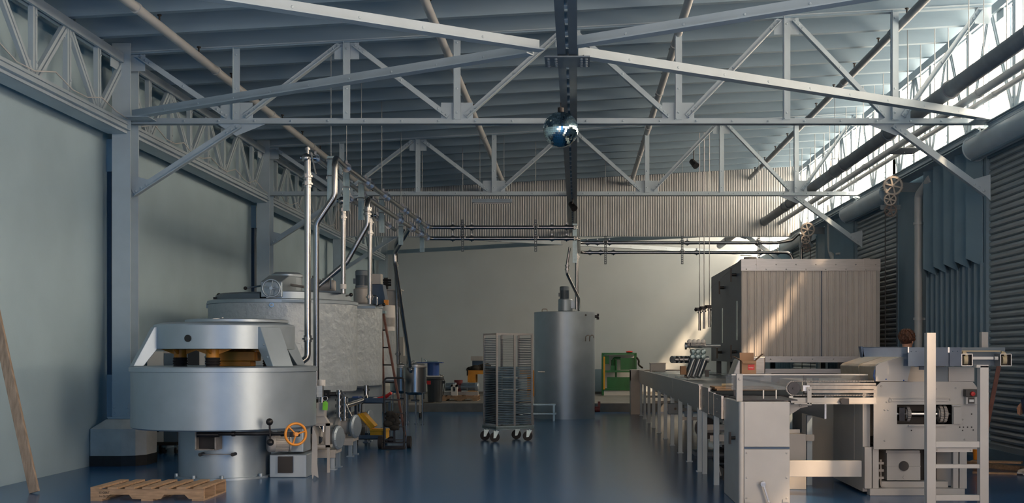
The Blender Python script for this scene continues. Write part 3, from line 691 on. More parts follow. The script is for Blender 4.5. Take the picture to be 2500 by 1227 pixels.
# stainless valve manifolds that stand on the pumps
def manifold(x, y, z0, z1, label, side=1):
    r = thing('valve_manifold', label, 'valve', (x, y, z0), 'stainless valve manifolds')
    g = G(); g.tube([V(x,y,z0),V(x,y,z0+.22),V(x,y,z1)], .036, 14); g.tube([V(x+.09,y-.03,z0-.05),V(x+.09,y-.03,z1-.12),V(x+.02,y-.01,z1-.03)], .026, 12, .06); g.build('tube', M['stain'], r)
    for k in range(4):
        zz = z0+(z1-z0)*(.12+k*.24); g = G(); g.cyl((x,y,zz),(x,y,zz+.03),.06,16); g.box((x+.07,y,zz+.015),(.05,.03,.025)); g.cyl((x+.09,y-.03,zz-.06),(x+.09,y-.03,zz-.035),.044,14); g.build('clamp', M['stain'], r)
    g = G(); g.b2(x-.19*side-.06,x-.19*side+.06,y-.07,y+.03,z0+.28,z0+.40); g.cyl((x-.2*side,y-.05,z0+.34),(x,y,z0+.34),.03,12); g.b2(x-.26*side-.03,x-.26*side+.03,y-.06,y-.03,z0+.38,z0+.43); g.build('actuator', M['black'], r)
    g = G(); g.bar((x+.1,y-.06,z0+.22),(x+.2,y-.08,z0+.02),.02,.012); g.build('handle', M['brush'], r)
manifold(W(826,0,17.3).x, 17.35, .58, .98, 'stainless valve manifold with black actuator standing on the bolted round pump')
manifold(W(752,0,15.4).x-.03, 15.42, .52, .92, 'stainless valve manifold behind the orange hand wheel', -1)
# small upright cylinder valve with the green tag beside the pan
r = thing('cylinder_valve', 'upright pneumatic valve with a green tag beside the round mixer', 'valve', tuple(W(774,1000,15.1)*1.0))
x = W(774,0,15.1).x+.06
g = G(); g.cyl((x,15.1,W(0,982,15.1).z),(x,15.1,W(0,940,15.1).z),.022,12); g.cyl((x-.035,15.1,W(0,985,15.1).z),(x-.035,15.1,W(0,935,15.1).z),.010,8); g.build('piston_rod', M['stain'], r)
g = G(); z = W(0,936,15.1).z; g.cyl((x-.005,15.1,z-.03),(x-.005,15.1,z+.05),.052,18); g.build('cap', M['white'], r)
g = G(); g.b2(x-.05,x+.05,15.02,15.16,W(0,1015,15.1).z,W(0,982,15.1).z); g.prism([V(x-.06,15.04,W(0,1032,15.1).z),V(x+.1,15.04,W(0,1032,15.1).z),V(x+.04,15.04,W(0,1012,15.1).z),V(x-.06,15.04,W(0,1012,15.1).z)],(0,.1,0)); g.build('valve_body', M['mach'], r)
g = G(); za, zb_ = W(0,1090,15.1).z, W(0,1032,15.1).z
g.b2(x-.09,x-.06,15.0,15.2,za,zb_); g.b2(x+.07,x+.12,15.0,15.04,za,zb_); g.b2(x-.09,x+.12,15.0,15.2,zb_-.03,zb_); g.b2(x-.09,x+.12,15.0,15.2,za,za+.03); g.b2(x-.09,x-.06,15.0,15.04,0,za); g.b2(x+.09,x+.12,15.0,15.04,0,za); g.build('yoke', M['mach'], r)
g = G(); g.b2(W(784,0,15.1).x-.03,W(790,0,15.1).x+.01,14.98,15.06,W(0,968,15.1).z,W(0,950,15.1).z+.05); g.build('solenoid', M['brush'], r)
tx, tz = W(788,0,14.9).x+.02, W(0,989,14.9).z
o = thing('lockout_tag', 'bright green plastic tag hanging from a ring on the pneumatic valve', 'tag', (tx, 14.95, tz))
g = G(); g.prism([V(tx-.035,14.95,tz-.06),V(tx+.03,14.95,tz-.065),V(tx+.035,14.95,tz+.03),V(tx+.005,14.95,tz+.062),V(tx-.03,14.95,tz+.035)],(0,.004,0)); g.build('plate', M['green_t'], o)
g = G(); g.torus((tx,14.95,tz+.085),.03,.004,(.3,-1,0),20,6); g.build('ring', M['stain'], o)
# discharge pipe of the second tank
r = thing('discharge_pipe', 'bent stainless discharge pipe running from under the second tank to the pump', 'pipe', tuple(W(830,990,18.6)))
g = G(); g.tube([W(894,940,19.6),W(894,974,19.6),W(838,992,18.2),W(830,992,17.9),W(830,1010,17.9)], .040, 16, .10); g.build('tube', M['stain'], r)
for p, q in ((W(894,948,19.6),W(894,953,19.6)),(W(840,991,18.2),W(845,989.5,18.3))): g = G(); g.cyl(p,q,.058,16); g.build('clamp', M['stain'], r)

# ------------------------------------------------------------------ cabinet on a dolly behind the mixer
r = thing('equipment_dolly', 'low black dolly behind the concrete plinth, carrying the pale cabinet', 'dolly', (-5.55, 18.1, 0))
x0, x1 = W(366,0,18).x, W(441,0,18).x
g = G(); g.b2(x0,x1,17.8,18.5,.13,.175); g.build('deck', M['cloth_d'], r)
for xx in (x0+.06, x0+.27, x1-.03):
    yy = 17.88 if xx != x0+.06 else 18.3
    g = G(); g.cyl((xx-.015,yy,.05),(xx+.015,yy,.05),.05,18); g.build('caster', M['rubber'], r)
    g = G(); g.b2(xx-.022,xx+.022,yy-.02,yy+.02,.06,.13); g.build('fork', M['galv'], r)
r = thing('control_cabinet', 'pale two-door cabinet standing on the low black dolly, seen through the mixer window', 'cabinet', (-5.5, 18.15, .175))
xm = W(407,0,18).x
g = G(); g.b2(x0+.01,xm,17.86,18.45,.178,1.55); g.build('body', M['white'], r)
g = G(); g.b2(xm+.004,x1-.01,17.86,18.45,.178,1.52); g.build('door', M['mach_d'], r)
g = G(); xx = W(393,0,18).x; g.b2(xx-.02,xx+.02,17.845,17.862,.33,.55); g.build('handle', M['black'], r)
r = thing('storage_locker', 'tall pale locker with one black door behind the mixer rollers', 'cabinet', (-5.25, 17.2, 0))
a, b = W(480,0,17).x, W(516,0,17).x
g = G(); g.b2(a,b+.36,16.55,16.95,0,1.62); g.build('body', M['white'], r)
g = G(); g.b2(a+.02,b-.03,16.535,16.549,.05,1.58); g.build('door', M['black'], r)
g = G(); g.b2(b-.07,b-.055,16.515,16.534,.9,1.0); g.build('handle', M['brush'], r)
# ------------------------------------------------------------------ stainless product pipes
ZT, ZL = 4.15, 3.92
Y1, Y2 = 24.6, 28.0
def ferr(g, p, d, R): p, d = Vector(p), Vector(d).normalized(); g.cyl(p-d*.012, p+d*.012, R, 16)
def pipe(label, pts, rad, bend=.12, joints=(), group='stainless product pipes', m='stain', name='product_pipe', cat='pipe'):
    r = thing(name, label, cat, tuple(Vector(pts[0])), group); g = G(); g.tube(pts, rad, 16, bend); g.build('tube', M[m], r)
    P = [Vector(p) for p in pts]
    for seg, ts in joints:
        d = P[seg+1]-P[seg]
        for t in ts:
            h = G(); c = P[seg]+d*t; u = d.normalized(); h.cyl(c-u*.045, c+u*.045, rad*1.25, 16); h.cyl(c-u*.012, c+u*.012, rad*1.7, 16); up = V(0,0,1) if abs(u.z) < .8 else V(0,-1,0)
            h.box(c+up*(rad*1.9), (.03,.03,.05)); h.build('clamp', M['stain'], r)
    return r
R0 = .036
xa, xb = -3.27, -3.10
NJ = [.03,.2,.24,.38,.42,.62,.66,.8,.84,.97]
e0 = W(815,470,15.85)
pipe('upper inner stainless pipe from the front jogged drop to the corner and centre', [W(772,962,16.1),W(772,545,15.9),W(817,478,15.9),W(817,382,15.9),V(xa,16.5,ZT),V(xb,Y1,ZT),V(-.06,Y1,ZT)], R0+.004, .16, ((1,()),(3,()),(4,NJ),(5,(.17,.3,.85,.95))))
pipe('lower inner stainless pipe from the second jogged drop to the corner and centre', [V(-4.1,18.3,2.475),W(846,640,18.3),W(897,548,18.3),V(W(897,0,18.3).x,18.3,ZL),V(xa+.03,18.9,ZL),V(xb,Y1,ZL),V(-.06,Y1,ZL)], R0+.004, .16, ((2,(.4,.55)),(4,NJ[3:]),(5,(.17,.3,.85,.95))))
xo = -3.53
pipe('upper outer stainless pipe, left of the pair, ending in the front valve', [V(xo,15.6,ZT),V(xo,22.6,ZT)], R0, .1, ((0,(.05,.35,.55,.7,.85)),))
pipe('lower outer stainless pipe, left of the pair, ending at the middle valve drop', [V(xo,17.85,ZL),V(xo,22.9,ZL)], R0, .1, ((0,(.1,.35,.6,.85)),))
def drop(label, px, Y, y0, y1, rad, extra=None, valve=True, joints=(.02,.12)):
    pts = [W(px,y0,Y), W(px,y1,Y)]+(extra or [])
    r = pipe(label, pts, rad, .10, ((0,joints),), 'stainless drop pipes')
    if valve:
        c = W(px,y0,Y); g = G(); g.sphere(c+V(-.02,0,.0), .062, 14, 10); g.cyl(c+V(0,0,.03), c+V(0,0,.14), .02, 10); g.cyl(c+V(0,0,.10),c+V(0,0,.13),.035,12); g.cyl(c+V(-.1,0,0),c+V(.1,.05,0),.03,12); g.build('valve_body', M['stain'], r)
        h = G(); h.bar(c+V(.06,-.03,.03), c+V(.12,-.05,-.22), .02, .012); h.build('valve_handle', M['brush'], r)
    return r
drop('tall front stainless drop pipe with a valve at its top, left of the jogged pipe', 751, 15.5, 385, 840, R0+.006, [W(751,872,15.5), W(729,888,15.4)], True, (.1,.14,.97))
drop('stainless drop pipe with a long valve handle landing on the large tank lid', 838, 17.75, 490, 716, R0, None, True, (.1,.18))
g = G(); p = W(838,699,17.75); g.cyl(p+V(0,0,-.035), p+V(0,0,.035), .048, 16); tag(g.build('pipe_sleeve', M['white']), 'white plastic sleeve around the pipe above the large tank lid', 'sleeve')
drop('stainless drop pipe landing on the second tank beside the vertical motor', 903, 20.2, 525, 742, R0+.004, None, True, (.08,.2,.92))
pipe('straight stainless drop pipe with an offset top to the small kettles', [W(985,560,23.4),W(966,598,23.6),W(967,640,23.8),W(972,888,24.05)], R0, .12, ((2,(.02,.9)),), 'stainless drop pipes')
pipe('slanted stainless drop pipe leaning from the corner down to the small kettle', [W(998,560,23.2),W(963,618,23.4),W(964,640,23.4),W(1003,908,24.6)], R0+.004, .14, ((2,(.97,)),), 'stainless drop pipes')
pipe('upper stainless pipe from the centre run across to the right tunnel', [V(-.06,Y1+.02,ZT-.002),V(0.0,Y1+.3,ZT),V(0.02,Y2,ZT),V(4.75,Y2,ZT),V(5.1,Y2,ZT+.06),V(5.33,Y2,ZT+.28),V(5.33,Y2,3.2)], R0+.004, .2, ((2,(.05,.1,.16,.55,.9)),(5,(.6,.75))))
pipe('lower stainless pipe from the centre run across to the right tunnel', [V(-.06,Y1+.02,ZL-.002),V(0.04,Y1+.3,ZL),V(0.06,Y2-.02,ZL),V(5.12,Y2-.02,ZL),V(5.12,Y2-.02,3.2)], R0+.004, .2, ((2,(.05,.1,.16,.55,.85,.93)),))
CT = V(-.29, 28.0, 0)
pipe('straight vertical stainless pipe landing on the centre tank', [V(.0,27.75,ZL-.04),V(.0,27.75,2.56)], R0+.006, .1, ((0,(.06,)),), 'stainless drop pipes')
pipe('jogged stainless pipe beside the straight drop above the centre tank', [W(1391,603,27.2),W(1385,640,27.2),W(1384,668,27.2),W(1413,728,27.7),W(1413,757,27.9)], .032, .12, ((1,(.3,.6)),), 'stainless drop pipes')

# ------------------------------------------------------------------ strut hangers
def hanger(x, y, z0, z1, label, ztop, strap=False):
    r = thing('pipe_hanger', label, 'hanger', (x, y, z0), 'pipe hangers'); g = G()
    if strap:
        w = .028
        g.b2(x-w,x-w*.45,y-.01,y+.01,z0,z1); g.b2(x+w*.45,x+w,y-.01,y+.01,z0,z1); z = z0
        while z < z1: g.b2(x-w,x+w,y-.01,y+.01,z,z+.018); z += .05
        g.build('perforated_strap', M['mach_d'], r)
    else:
        g.prism([V(x-.045,y-.02,z0),V(x-.045,y+.025,z0),V(x-.03,y+.025,z0),V(x-.03,y-.005,z0),V(x+.03,y-.005,z0),V(x+.03,y+.025,z0),V(x+.045,y+.025,z0),V(x+.045,y-.02,z0),V(x+.018,y-.02,z0),V(x+.018,y-.012,z0),V(x-.018,y-.012,z0),V(x-.018,y-.02,z0)][::-1],(0,0,z1-z0)); g.build('strut_channel', M['galv'], r)
    g = G(); g.cyl((x,y+.008,z1-.1),(x,y+.008,ztop),.006,6); g.build('threaded_rod', M['cable'], r)
    for zz in (ZT, ZL):
        if z0 < zz < z1: g = G(); g.tube([V(x-.05,y-.03,zz),V(x-.05,y-.03,zz+.05),V(x+.05,y-.03,zz+.05),V(x+.05,y-.03,zz)], .008, 6, .03); g.build('pipe_clip', M['stain'], r)
pl = ['nearest channel hanger of the left pipe run','second channel hanger of the left pipe run','third channel hanger of the left pipe run','channel hanger of the left pipe run just past the second jogged drop','fifth channel hanger of the left pipe run','farthest channel hanger of the left pipe run before the corner']
for lb, y in zip(pl, (16.25, 17.35, 18.55, 20.5, 22.75, 24.35)): hanger(-3.40 if y < 23 else -3.2, y+.06, 3.62, 4.24, lb, zj(-3.4)+.31)
for px, Y, lb in ((1130,Y1,'left perforated strap hanger on the cross pipes'),(1308,Y1,'perforated strap hanger on the cross pipes just left of the tie'),(1478,Y2,'perforated strap hanger just right of the centre on the right pipe run'),(1665,Y2,'perforated strap hanger in the middle of the right pipe run'),(1852,Y2,'perforated strap hanger above the tunnel roof')):
    x = W(px,0,Y).x; hanger(x, Y-.05, 3.64, 4.30, lb, zj(x)+.31, True)
hanger(-.04, Y1+.12, 3.42, 4.24, 'long channel hanger under the tie at the centre', ZCH-.06)

# ------------------------------------------------------------------ overhead grey pipes and ducts
def runpipe(label, x, z, y0, y1, rad, m, heads=True, name='sprinkler_pipe'):
    r = thing(name, label, 'pipe', (x, (y0+y1)/2, z), 'grey pipes under the roof'); g = G(); g.cyl((x,y0,z),(x,y1,z),rad,16)
    y = y0+1.2
    while y < y1: g.cyl((x,y,z),(x,y+.07,z),rad*1.18,16); y += 3.05
    g.build('tube', M[m], r)
    if heads:
        y = y0+.5
        while y < y1-.5:
            h = G(); h.cyl((x,y,z+rad*.8),(x,y,z+rad+.07),.012,8); h.cyl((x,y,z+rad+.07),(x,y,z+rad+.085),.028,10); h.build('sprinkler_head', M['black'], r); y += 1.52
    return r
ye = D[3]-.26
runpipe('left sprinkler pipe under the roof, passing above the hanging product pipes', -5.15, 5.55, 9.5, ye, .058, 'pipe_grey')
runpipe('second sprinkler pipe from the left, behind the trusses', -1.82, 5.74, 9.5, ye, .055, 'pipe_grey')
runpipe('sprinkler pipe just right of the central tie', 1.40, 5.92, 9.5, ye, .055, 'pipe_grey')
runpipe('backlit dark sprinkler pipe on the right under the roof', 4.50, 6.08, 9.5, ye, .055, 'pipe_dark')  # grey pipe like its neighbours; its backlit darkness is put into the colour
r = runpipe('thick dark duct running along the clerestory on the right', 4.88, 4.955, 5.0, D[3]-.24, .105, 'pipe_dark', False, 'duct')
for y in (12.6, 17.4, 22.3, 27.0):
    g = G(); g.torus((4.88,y,4.955),.112,.012,(0,1,0),24,6); g.tube([V(4.80,y,5.06),V(4.80,y,5.2),V(4.96,y,5.2),V(4.96,y,5.06)],.008,6,.04); g.cyl((4.88,y,5.2),(4.88,y,zj(4.88)+.31),.007,6); g.build('hanger_ring', M['pipe_dark'], r)
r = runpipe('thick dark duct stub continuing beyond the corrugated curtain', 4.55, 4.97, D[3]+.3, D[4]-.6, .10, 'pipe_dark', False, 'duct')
runpipe('upper of the two slim grey pipes below the dark duct', 5.25, 4.91, 5.0, ye, .055, 'pipe_grey', False, 'conduit')
runpipe('lower of the two slim grey pipes below the dark duct', 5.45, 4.895, 5.0, D[2]+3, .038, 'pipe_grey', False, 'conduit')
runpipe('slim grey conduit along the foot of the clerestory', 5.96, 4.82, 5.0, ye, .025, 'pipe_grey', False, 'conduit')
g = G(); p = V(5.22,19.0,4.72); g.prism([V(p.x-.2,19.0,4.72),V(p.x+.18,19.0,4.72),V(p.x+.3,18.75,4.78),V(p.x-.05,18.75,4.78)],(0,0,.012)); g.cyl((5.25,18.9,4.73),(5.25,18.9,4.87),.008,6); tag(g.build('pipe_shelf', M['pipe_dark']), 'small dark plate hung under the slim pipes at the clerestory', 'plate')
# vertical drop rods in front of the clerestory
for y in (12.9,14.4,15.8,17.3,18.7,20.2,21.6,23.0,24.5,26.0,27.5,29.0):
    for x, zz in ((5.25,4.92),(5.45,4.90)):
        g = G(); g.cyl((x,y,zz-.06),(x,y,zj(x)+.31),.007,6); tag(g.build('hanger_rod', M['pipe_grey']), 'thin vertical rod hanging the %s slim pipe in front of the bright clerestory' % ('upper' if x < 5.3 else 'lower'), 'rod', 'rods hanging the %s slim pipe' % ('upper' if x < 5.3 else 'lower'))
# loose cables along the left truss ledge
for i in (0,1,2):
    pts = []; y = D[i]+.3; k = 0
    while y < D[i+1]-.2: pts.append(V(XCL+.12+random.uniform(-.02,.03), y, 4.68+(.10 if k % 3 == 1 else .0)+random.uniform(0,.03))); y += .45; k += 1
    g = G(); g.tube(pts, .008, 6); tag(g.build('cable', M['wire_w']), ['loose white cable on the nearest left truss ledge','loose white cable on the left truss ledge between the first two columns','loose white cable on the left truss ledge beyond the second column'][i], 'cable', 'cables on the left truss ledge')

# ------------------------------------------------------------------ things hung from the roof
bc = V(W(1369,0,14.8).x, 14.8, W(0,316,14.8).z); br = .222
r = thing('mirror_ball', 'mirror ball hanging under the central tie', 'disco ball', tuple(bc))
g = G(); nu, nv = 54, 30
for j in range(nv):
    t0, t1 = PI*j/nv, PI*(j+1)/nv; n = max(4, int(nu*math.sin((t0+t1)/2)))
    for i in range(n):
        p0, p1 = 2*PI*i/n, 2*PI*(i+1)/n; e = .04*(p1-p0); q = []
        for th, ph in ((t0,p0),(t1,p0),(t1,p1),(t0,p1)): q.append(V(math.sin(th)*math.cos(ph), math.sin(th)*math.sin(ph), math.cos(th)))
        c = (q[0]+q[1]+q[2]+q[3])/4; cn = c.normalized(); jx = V(random.uniform(-.012,.012),random.uniform(-.012,.012),random.uniform(-.012,.012))
        vs = [bc+(c+(v-c)*.95)*br+(v-c).dot(jx)*cn*br*2 for v in q]; g.add(vs, [(0,1,2,3)])
g.build('mirror_tiles', M['mirror'], r)
g = G(); g.sphere(bc, br*.985, 32, 20); g.build('core', M['dark_in'], r)
g = G(); g.cyl(bc+V(0,0,br*.98), bc+V(0,0,br+.05), .04, 12); g.cyl(bc+V(0,0,br+.05), V(bc.x,bc.y,ZCH-.05), .006, 6); g.build('hanger', M['iron_d'], r)
def lampthing(p, label, d=(.4,-.6,-.6)):
    p = Vector(p); r = thing('spotlight', label, 'lamp', tuple(p), 'small black spotlights'); d = Vector(d).normalized()
    g = G(); g.cyl(p-d*.09, p+d*.09, .055, 16, .07); g.build('housing', M['black'], r)
    g = G(); g.cyl(p+V(0,0,.04), p+V(0,0,.26), .01, 8); g.box(p+V(0,0,.05),(.03,.13,.02)); g.build('bracket', M['black'], r)
lampthing(W(1694,399,23.4), 'small black spotlight hanging right of the tie under the second truss'); lampthing(W(1398,503,24.0), 'small black spotlight clamped under the central tie near the cross pipes')
r = thing('strip_light', 'unlit strip light fixture hanging below the second truss left of the tie', 'lamp', tuple(W(1200,488,24.2)))
a, b = W(1152,490,24.2), W(1250,490,24.2); g = G(); g.bar(a, b, .10, .07); g.build('housing', M['steel'], r); g = G(); g.cyl(a+V(.05,0,-.05), b+V(-.05,0,-.05), .014, 10); g.build('tube', M['white'], r)
g = G()
for q in (.2,.8): p = a*(1-q)+b*q; g.cyl(p+V(0,0,.03), V(p.x,p.y,zj(p.x)+.30), .005, 6)
g.build('suspension_wire', M['cable'], r)
# injectors hung on wires left of the tunnel
for px, y0, y1, lb in ((1708,758,806,'leftmost hanging steel injector on a wire beside the tunnel'),(1719,755,802,'middle hanging steel injector on a wire beside the tunnel'),(1732,752,798,'hanging steel injector nearest the tunnel wall')):
    Y = 24.6; p, q = W(px,y0,Y), W(px,y1,Y)
    r = thing('hanging_injector', lb, 'injector', tuple(q), 'hanging injectors'); g = G(); g.cyl(q, p, .026, 12); g.cyl(p+V(0,0,-.05), p+V(0,0,-.02), .045, 12); g.build('barrel', M['brush'], r)
    g = G(); g.box(p+V(-.03,0,.03),(.13,.10,.07)); g.sphere(p+V(-.08,-.03,.02),.035,10,8); g.build('head', M['iron_d'], r)
    g = G(); g.cyl(p+V(0,0,.05), V(p.x,Y,zj(p.x)+.31), .008, 6); g.build('wire', M['wire_w'], r)
# gear trains on the right wall
def gears(y, z, label, k=1.0):
    r = thing('gear_train', label, 'gears', (5.36, y, z), 'shutter gear trains on the right wall'); ax = (-.18,-1,0)
    x = 5.36
    g = G(); g.gear((x,y-.12,z), .158*k, 52, .04, ax, .16, 6, .16); g.build('large_gear', M['iron'], r)
    g = G(); g.gear((x-.05,y-.13,z-.235*k), .10*k, 34, .045, ax, .22, 6, .2); g.build('small_gear', M['iron'], r)
    g = G(); g.gear((x-.04,y-.12,z-.42*k), .10*k, 18, .03, ax, .3, 5, .2, .12); g.build('chain_wheel', M['iron_d'], r)
    g = G(); g.b2(x-.06,XR-.003,y-.08,y-.06,z-.10,z+.06*k); g.prism([V(x-.10,y-.075,z+.10*k),V(x-.14,y-.075,z+.0),V(x-.13,y-.075,z-.34*k),V(x+.08,y-.075,z-.34*k),V(x+.14,y-.075,z+.10*k)],(0,.012,0)); g.b2(x-.2,x+.14,y-.09,y-.06,z-.40*k,z-.32*k); g.build('side_plate', M['mach_d'], r)
    for q in (-.09,.11): g = G(); g.cyl((x+q-.04,y-.12,z-.42*k),(x+q-.04,y-.12,.9),.007,6); g.build('hand_chain', M['iron_d'], r)
gears(20.12, 4.36, 'pair of spoked gear wheels beside the middle roller shutter'); gears(27.5, 4.40, 'far spoked gear wheel above the tunnel roof')
# downpipes on the right wall
for y, lb, s in ((D[1]+3.55,'grey downpipe with an elbow beside the folded wall sheet near the middle shutter',1),(D[2]+3.3,'grey downpipe bending behind the tunnel',2)):
    r = thing('downpipe', lb, 'pipe', (XR-.16, y, 0), 'downpipes on the right wall'); x = XR-.12; g = G()
    if s == 1: g.tube([V(x+.03,y-.5,4.38),V(x-.02,y,4.18),V(x-.02,y,.02)], .065, 16, .12)
    else: g.tube([V(x,y,4.9),V(x,y,3.9),V(x,y-1.1,3.2),V(x,y-1.1,.02)], .06, 16, .4)
    g.build('tube', M['pipe_grey'], r)
    for z in (3.7,2.1): g = G(); yy = y if s == 1 else (y if z > 3.85 else y-1.1); g.cyl((x-.02,yy,z-.02),(x-.02,yy,z+.02),.085,16); g.b2(x-.02,XR-.003,yy-.02,yy+.02,z-.02,z+.02); g.build('bracket', M['pipe_grey'], r)
# ------------------------------------------------------------------ white-panelled tunnel on the right
ox0, ox1, oy0, oy1, oz0, oz1 = 3.0, 5.52, 21.5, 26.3, 1.36, 3.24
r = thing('cooling_tunnel', 'tall white-panelled tunnel box with shaded dark blue end wall raised on legs at the right', 'machine', (4.2, 23.5, 0))
g = G(); g.b2(ox0,ox1,oy0+.03,oy1,oz0+.0,oz1-.02); g.build('body', M['blue_st'], r, label='shaded dark blue end walls')  # dark blue puts the shade of the unlit end into the colour
def ribbed(x0, x1, n):
    g = G(); w = (x1-x0)/n
    for i in range(n):
        a = x0+i*w; P = [(a,0),(a+.004,.0),(a+.012,-.012),(a+.03,-.012),(a+.038,0),(a+w-.028,0),(a+w-.022,-.02),(a+w-.006,-.02),(a+w,0)]
        n_ = len(P); vs = [V(px,oy0+py,oz0+.11) for px,py in P]+[V(px,oy0+py,oz1-.21) for px,py in P]
        g.add(vs, [(j,j+1,n_+j+1,n_+j) for j in range(n_-1)])
    return g
xm = W(2005,0,oy0).x
for a, b, n in ((ox0,xm-.008,11),(xm+.008,ox1-.02,9)): ribbed(a,b,n).build('front_panel', M['panel'], r, label='pale ribbed front panel')
g = G(); g.b2(xm-.008,xm+.008,oy0-.004,oy0+.02,oz0+.1,oz1-.2); g.build('panel_seam', M['blue_st'], r)
g = G(); g.b2(ox0-.005,ox1+.01,oy0-.025,oy0+.03,oz1-.215,oz1)
for i in range(14):
    x = ox0+.09+i*.181; g.bolt((x,oy0-.025,oz1-(.10 if i % 2 else .185)),(0,-1,0),.014,.012)
for px in (1855,2115): x = W(px,0,oy0).x; g.b2(x-.06,x+.06,oy0-.035,oy0-.025,oz1-.19,oz1+.01)
g.build('top_band', M['brush'], r, label='brushed metal top band with bolts')
g = G(); g.b2(ox0-.005,ox1+.01,oy0-.04,oy0+.03,oz0,oz0+.11)
for i in range(7): g.bolt((ox0+.15+i*.38,oy0-.04,oz0+.06),(0,-1,0),.014,.012)
g.build('bottom_band', M['brush'], r)
g = G(); x = ox1-.005; g.b2(x-.06,x+.004,oy0-.022,oy0+.03,oz0+.1,oz1-.2); g.build('corner_strip', M['mach'], r)
for y0,y1,z0,z1 in ((22.0,22.16,1.85,2.5),(24.2,24.34,1.82,2.45)):
    g = G(); g.b2(ox0-.012,ox0,(y0+y1)/2-.06,(y0+y1)/2+.06,z0-.5+.42,z1); g.build('slot_window', M['galv'], r, label='narrow pale slot window')
for y,z in ((22.2,3.0),(24.0,2.86),(22.2,1.55),(24.4,1.55)):
    g = G(); g.cyl((ox0,y,z),(ox0-.09,y,z),.03,12); g.b2(ox0-.11,ox0-.085,y-.03,y+.03,z-.13,z+.13); g.build('door_latch', M['black'], r)
g = G(); g.prism([V(ox0-.003,oy1,oz1-.25),V(ox0-.003,oy0+.1,oz1-.02),V(ox0-.003,oy0+.1,oz1+.0),V(ox0-.003,oy1,oz1-.23)],(ox1-ox0,0,0)); g.build('roof_edge', M['blue_st'], r)
g = G()
for k in range(7): x = ox0+.3+k*.35; g.bolt((x,oy0+.3,oz1),(0,0,1),.02,.03)
g.b2(ox0+.8,ox0+1.0,23.4,24.0,oz1-.02,oz1+.06); g.build('roof_fittings', M['iron'], r)
for x, y in ((3.12,21.7),(3.12,22.2),(3.12,25.9),(5.4,21.7),(5.4,25.9),(4.3,25.9)):
    g = G(); g.b2(x-.05,x+.05,y-.05,y+.05,0,oz0); g.box((x,y,.01),(.16,.16,.02)); g.build('leg', M['mach_d'], r)
g = G(); g.bar(V(3.12,22.2,1.3), V(3.12,24.6,.2), .05, .05); g.b2(3.05,5.45,21.55,21.65,1.16,1.24); g.build('under_frame', M['brush'], r)
g = G(); g.b2(3.3,5.4,21.7,25.9,.55,1.10); g.build('lower_box', M['blue_st'], r)
# ventilation pipe and motor on top
r = thing('roof_blower', 'small iron blower and pipe stub behind the left end of the tunnel roof', 'blower', (3.75, 27.2, 0))
g = G(); g.b2(3.5,4.3,26.9,27.5,0,3.15); g.build('stand', M['blue_st'], r)
g = G(); g.cyl((3.6,27.2,3.3),(4.1,27.2,3.3),.16,20); g.sphere((4.0,27.1,3.42),.10); g.cyl((4.0,27.2,3.3),(4.0,27.2,3.72),.10,18); g.cyl((4.0,27.2,3.70),(4.0,27.2,3.74),.15,18); g.build('housing', M['iron'], r)

# ------------------------------------------------------------------ long cooling conveyor
kx0, kx1, ky0, ky1 = 1.57, 2.72, 15.0, 29.6
r = thing('long_conveyor', 'long stainless cooling conveyor on many legs running back toward the green cabinet', 'conveyor', (2.1, 22, 0))
ys = [15.0,19.2,24.2,29.6]
for i in range(3):
    g = G(); g.b2(kx0-.012,kx0+.004,ys[i]+.006,ys[i+1]-.006,.80,1.115); g.b2(kx0-.02,kx0+.03,ys[i]+.006,ys[i+1]-.006,1.105,1.12); g.build('side_panel', M['brush'], r)
g = G(); g.b2(kx1-.004,kx1+.012,ky0,ky1,.80,1.115); g.build('far_side_panel', M['brush'], r)
g = G(); g.b2(kx0,kx1,ky0,ky1,1.06,1.085); g.b2(kx0,kx1,ky0,ky1,.80,.83); g.b2(kx0+.02,kx1-.02,ky0+.02,ky0+.05,.80,1.08); g.build('belt_bed', M['brush'], r)
for a, b in ((17.2,19.3),(21.0,22.9),(23.0,25.2)):
    g = G(); g.b2(kx0+.04,kx1-.04,a,b,1.15,1.158)
    for x in (kx0+.04,kx1-.05): g.b2(x,x+.008,a,b,1.09,1.158)
    g.build('clear_cover', M['acrylic'], r)
for y in (15.15,16.55,18.0,19.5,21.0,22.6,24.2,25.8,27.4,28.9):
    for x in (kx0+.01,kx1-.05):
        g = G(); g.b2(x-.03,x+.03,y-.03,y+.03,0,.82); g.box((x,y,.006),(.09,.09,.012)); g.build('leg', M['steel'], r)
g = G()
for y in (15.15,18.0,21.0,24.2,27.4): g.b2(kx0+.03,kx1-.05,y-.02,y+.02,.50,.55)
g.b2(kx1-.06,kx1-.03,15.1,28.9,.50,.55); g.b2(kx0+.3,kx1-.3,15.1,28.9,.62,.66); g.build('cross_rail', M['mach'], r)
g = G(); g.b2(1.36,1.60,29.62,30.3,0,1.10); g.prism([V(1.36,29.62,.84),V(1.36,29.62,1.12),V(2.72,29.62,1.12),V(2.72,29.62,.84)],(0,.7,0)); g.build('end_box', M['mach'], r)
g = G(); g.cyl((1.56,29.66,.98),(2.7,29.66,.98),.11,24); g.build('end_roller', M['dark_in'], r)
